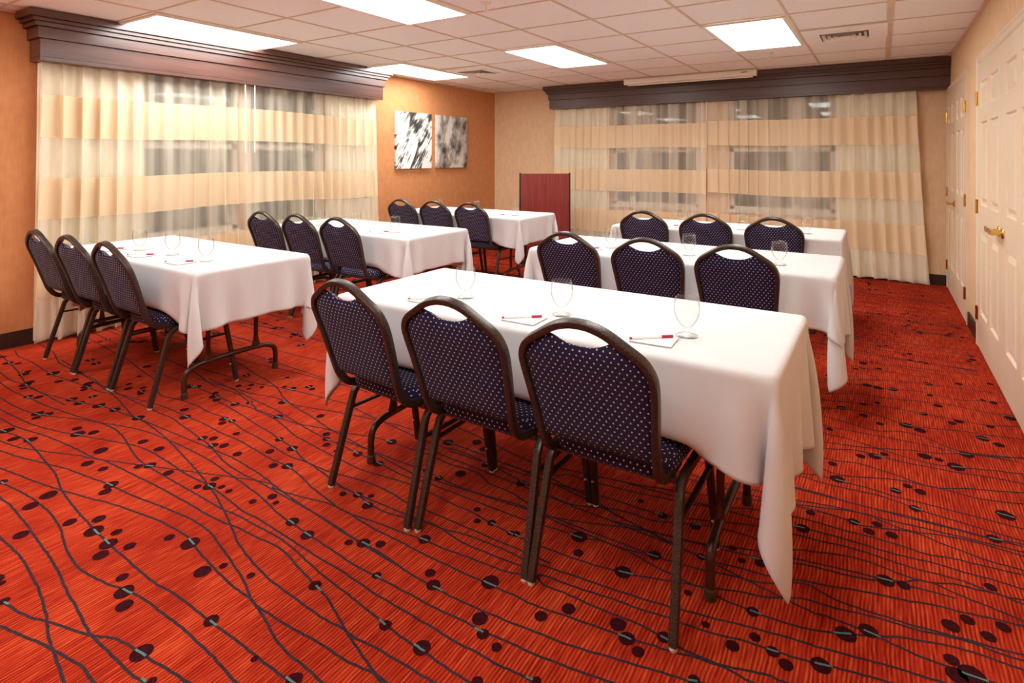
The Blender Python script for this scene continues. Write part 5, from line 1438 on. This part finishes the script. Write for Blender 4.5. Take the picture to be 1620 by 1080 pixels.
# name, x0, x1, near y, depth, chair xs, chair dy, glasses
RX0, RX1 = -2.08, -0.25
LX0, LX1 = -4.80, -3.12
TABLES = [
    dict(k='A', x0=RX0, x1=RX1, y0=1.765, y1=2.525, cx=(-1.710, -1.210, -0.722), cy=1.60, side='right-hand row', where='nearest the camera'),
    dict(k='B', x0=RX0 + .03, x1=RX1 + .05, y0=3.42, y1=4.18, cx=(-1.665, -1.15, -0.655), cy=3.33, side='right-hand row', where='in the middle'),
    dict(k='C', x0=-2.11, x1=-.25, y0=5.01, y1=5.77, cx=(-1.77, -1.235, -0.71), cy=5.00, side='right-hand row', where='by the back curtain'),
    dict(k='D', x0=LX0, x1=LX1, y0=1.68, y1=2.42, cx=(-4.60, -4.11, -3.61), cy=1.58, side='left-hand row', where='nearest the camera'),
    dict(k='E', x0=-4.80, x1=-3.07, y0=3.29, y1=4.05, cx=(-4.565, -4.08, -3.59), cy=3.16, side='left-hand row', where='in the middle'),
    dict(k='F', x0=LX0 - .05, x1=LX1, y0=4.99, y1=5.75, cx=(-4.61, -4.12, -3.625), cy=4.94, side='left-hand row', where='by the pictures'),
]
TNAME = {'A': 'nearest right-hand table', 'B': 'middle right-hand table', 'C': 'rear right-hand table',
         'D': 'nearest left-hand table', 'E': 'middle left-hand table', 'F': 'rear left-hand table'}
TLAB = {'A': 'brown folding table under the white cloth in the centre foreground', 'B': 'brown folding table under the middle cloth of the right-hand row',
        'C': 'brown folding table under the rear cloth, right-hand row, by the back curtain', 'D': 'brown folding table showing its bent tube legs, front of the left-hand row',
        'E': 'brown folding table under the middle cloth of the left-hand row', 'F': 'brown folding table under the rear cloth, left-hand row, before the lectern'}
CLAB = {'A': 'white tablecloth in the centre foreground with one long corner hanging almost to the carpet', 'B': 'white tablecloth on the middle table of the right-hand row, corner hanging low',
        'C': 'white tablecloth on the rear right-hand table in front of the back curtain', 'D': 'white tablecloth on the front left table beside the orange wall curtain',
        'E': 'white tablecloth on the middle table of the left-hand row', 'F': 'white tablecloth on the rear left table in front of the pictures and lectern'}
POS = ('leftmost', 'middle', 'rightmost')

meshes = {}
cloth_spec = {'A': ((0.31, 0.41, 0.285, 0.32), 5), 'B': ((0.20, 0.41, 0.27, 0.34), 8), 'D': ((0.44, 0.30, 0.29, 0.34), 6), 'F': ((0.40, 0.26, 0.28, 0.32), 9)}
for T in TABLES:
    k = T['k']
    cx, cy = (T['x0'] + T['x1']) / 2, (T['y0'] + T['y1']) / 2
    make_table(T['x0'], T['x1'], T['y0'], T['y1'], TLAB[k], (0.13, 0.2) if k in 'ABC' else (0.05, 0.245))
    src = {'A': 'A', 'B': 'B', 'C': 'B', 'D': 'D', 'E': 'F', 'F': 'F'}[k]
    if src not in meshes:
        ov, sd = cloth_spec[src]
        seats = [(x - cx, T['cy'] + 0.06 - cy) for x in T['cx']]
        hxx, hyy = (T['x1'] - T['x0']) / 2, (T['y1'] - T['y0']) / 2
        if src == 'F':
            hxx = 0.865
        meshes[src] = cloth_mesh('tablecloth', hxx, hyy, ov, 0, seats, sd)
    add_cloth(meshes[src], cx, cy, CLAB[k])
    for i, x in enumerate(T['cx']):
        rz = (-0.075, 0.0, 0.0)[i] if k == 'A' else (0.02, -0.01, 0.015)[i] * (1 if k in 'CE' else -1)
        place_chair(x, T['cy'], rz, 'navy dotted chair, %s of three at the %s' % (POS[i], TNAME[k]), 'chairs at the ' + TNAME[k])

# ------------------------------------------------------------------ goblets
TZ = 0.7665


def make_goblet():
    outer = [(0.0, 0.0), (0.0375, 0.0), (0.0390, 0.0018), (0.0370, 0.0040), (0.020, 0.0075), (0.0105, 0.0125), (0.0085, 0.019), (0.0092, 0.027), (0.0125, 0.0315),
             (0.0215, 0.041), (0.0340, 0.060), (0.0425, 0.083), (0.0445, 0.100), (0.0430, 0.120), (0.0395, 0.1430), (0.0390, 0.1440)]
    inner = [(0.0380, 0.1430), (0.0412, 0.120), (0.0427, 0.100), (0.0407, 0.083), (0.0322, 0.060), (0.019, 0.041), (0.009, 0.0345), (0.0, 0.0335)]
    m = MB()
    outer = [(r_, z * 0.935) for r_, z in outer]
    inner = [(r_, z * 0.935) for r_, z in inner]
    m.lathe(outer + inner, n=48)
    return m.build('water_goblet', M['glass'], smooth=True)


gob = make_goblet()
GL = {'A': [(-1.545, 2.025), (-1.055, 2.005), (-0.565, 2.0)], 'B': [(-1.563, 3.698), (-1.024, 3.673), (-0.493, 3.626)],
      'C': [(-1.52, 5.24), (-1.009, 5.235), (-0.506, 5.254)], 'D': [(-4.178, 1.888), (-3.808, 1.914), (-3.402, 1.903)],
      'E': [(-4.332, 3.487), (-3.909, 3.528), (-3.399, 3.492)], 'F': [(-4.358, 5.229), (-3.86, 5.265), (-3.335, 5.255)]}
first = True
for k, lst in GL.items():
    for i, (x, y) in enumerate(lst):
        o = gob if first else gob.copy()
        if not first:
            C.objects.link(o)
        first = False
        o.location = (x, y, TZ)
        o.rotation_euler = (0, 0, 0.7 * i)
        tag(o, 'empty glass goblet, %s of three on the %s' % (POS[i], TNAME[k]), 'glass', 'water goblets')

# ------------------------------------------------------------------ note pads and pens
pad = empty('notepad', (0, 0, 0))
bx(-0.07, -0.055, 0.0, 0.07, 0.055, 0.0035).build('pad_block', M['paperedge'], parent=pad)
bx(-0.07, -0.055, 0.0036, 0.07, 0.055, 0.0042).build('top_sheet', M['paper'], parent=pad)
pen = empty('pen', (0, 0, 0))
m = MB()
m.tube([(-0.070, 0, 0.0048), (0.035, 0, 0.0048)], 0.0042, 10)
m.build('barrel', M['penwhite'], parent=pen, smooth='auto')
m = MB()
m.tube([(0.0355, 0, 0.0050), (0.0755, 0, 0.0050)], 0.0050, 10)
m.build('cap', M['penred'], parent=pen, smooth='auto')['label'] = 'magenta pen cap'
m = MB()
m.tube([(-0.0785, 0, 0.0048), (-0.0705, 0, 0.0048)], 0.0040, 10)
m.build('end_plug', M['penred'], parent=pen, smooth='auto')['label'] = 'magenta end plug'
PADS = [('A', 0, -1.650, 1.895), ('A', 1, -1.145, 1.868), ('A', 2, -0.645, 1.893), ('B', 0, -1.66, 3.55), ('C', 0, -1.60, 5.16),
        ('D', 0, -4.36, 1.80), ('D', 1, -3.93, 1.785), ('D', 2, -3.475, 1.79), ('E', 2, -3.50, 3.42), ('F', 0, -4.46, 5.13), ('F', 2, -3.48, 5.14)]
first = True
for k, i, x, y in PADS:
    p = pad if first else copy_tree(pad)
    q = pen if first else copy_tree(pen)
    first = False
    a = 0.0 + 0.03 * i
    p.location = (x, y, TZ)
    p.rotation_euler = (0, 0, a)
    q.location = (x - 0.008, y + 0.0, TZ + 0.0043)
    q.rotation_euler = (0, 0, a + 0.66)
    lab = 'goblet' if k != 'A' else 'goblet'
    tag(p, 'white notepad, %s seat of the %s' % (POS[i], TNAME[k]), 'notepad', 'notepads')
    tag(q, 'magenta-capped white pen, %s seat of the %s' % (POS[i], TNAME[k]), 'pen', 'pens')
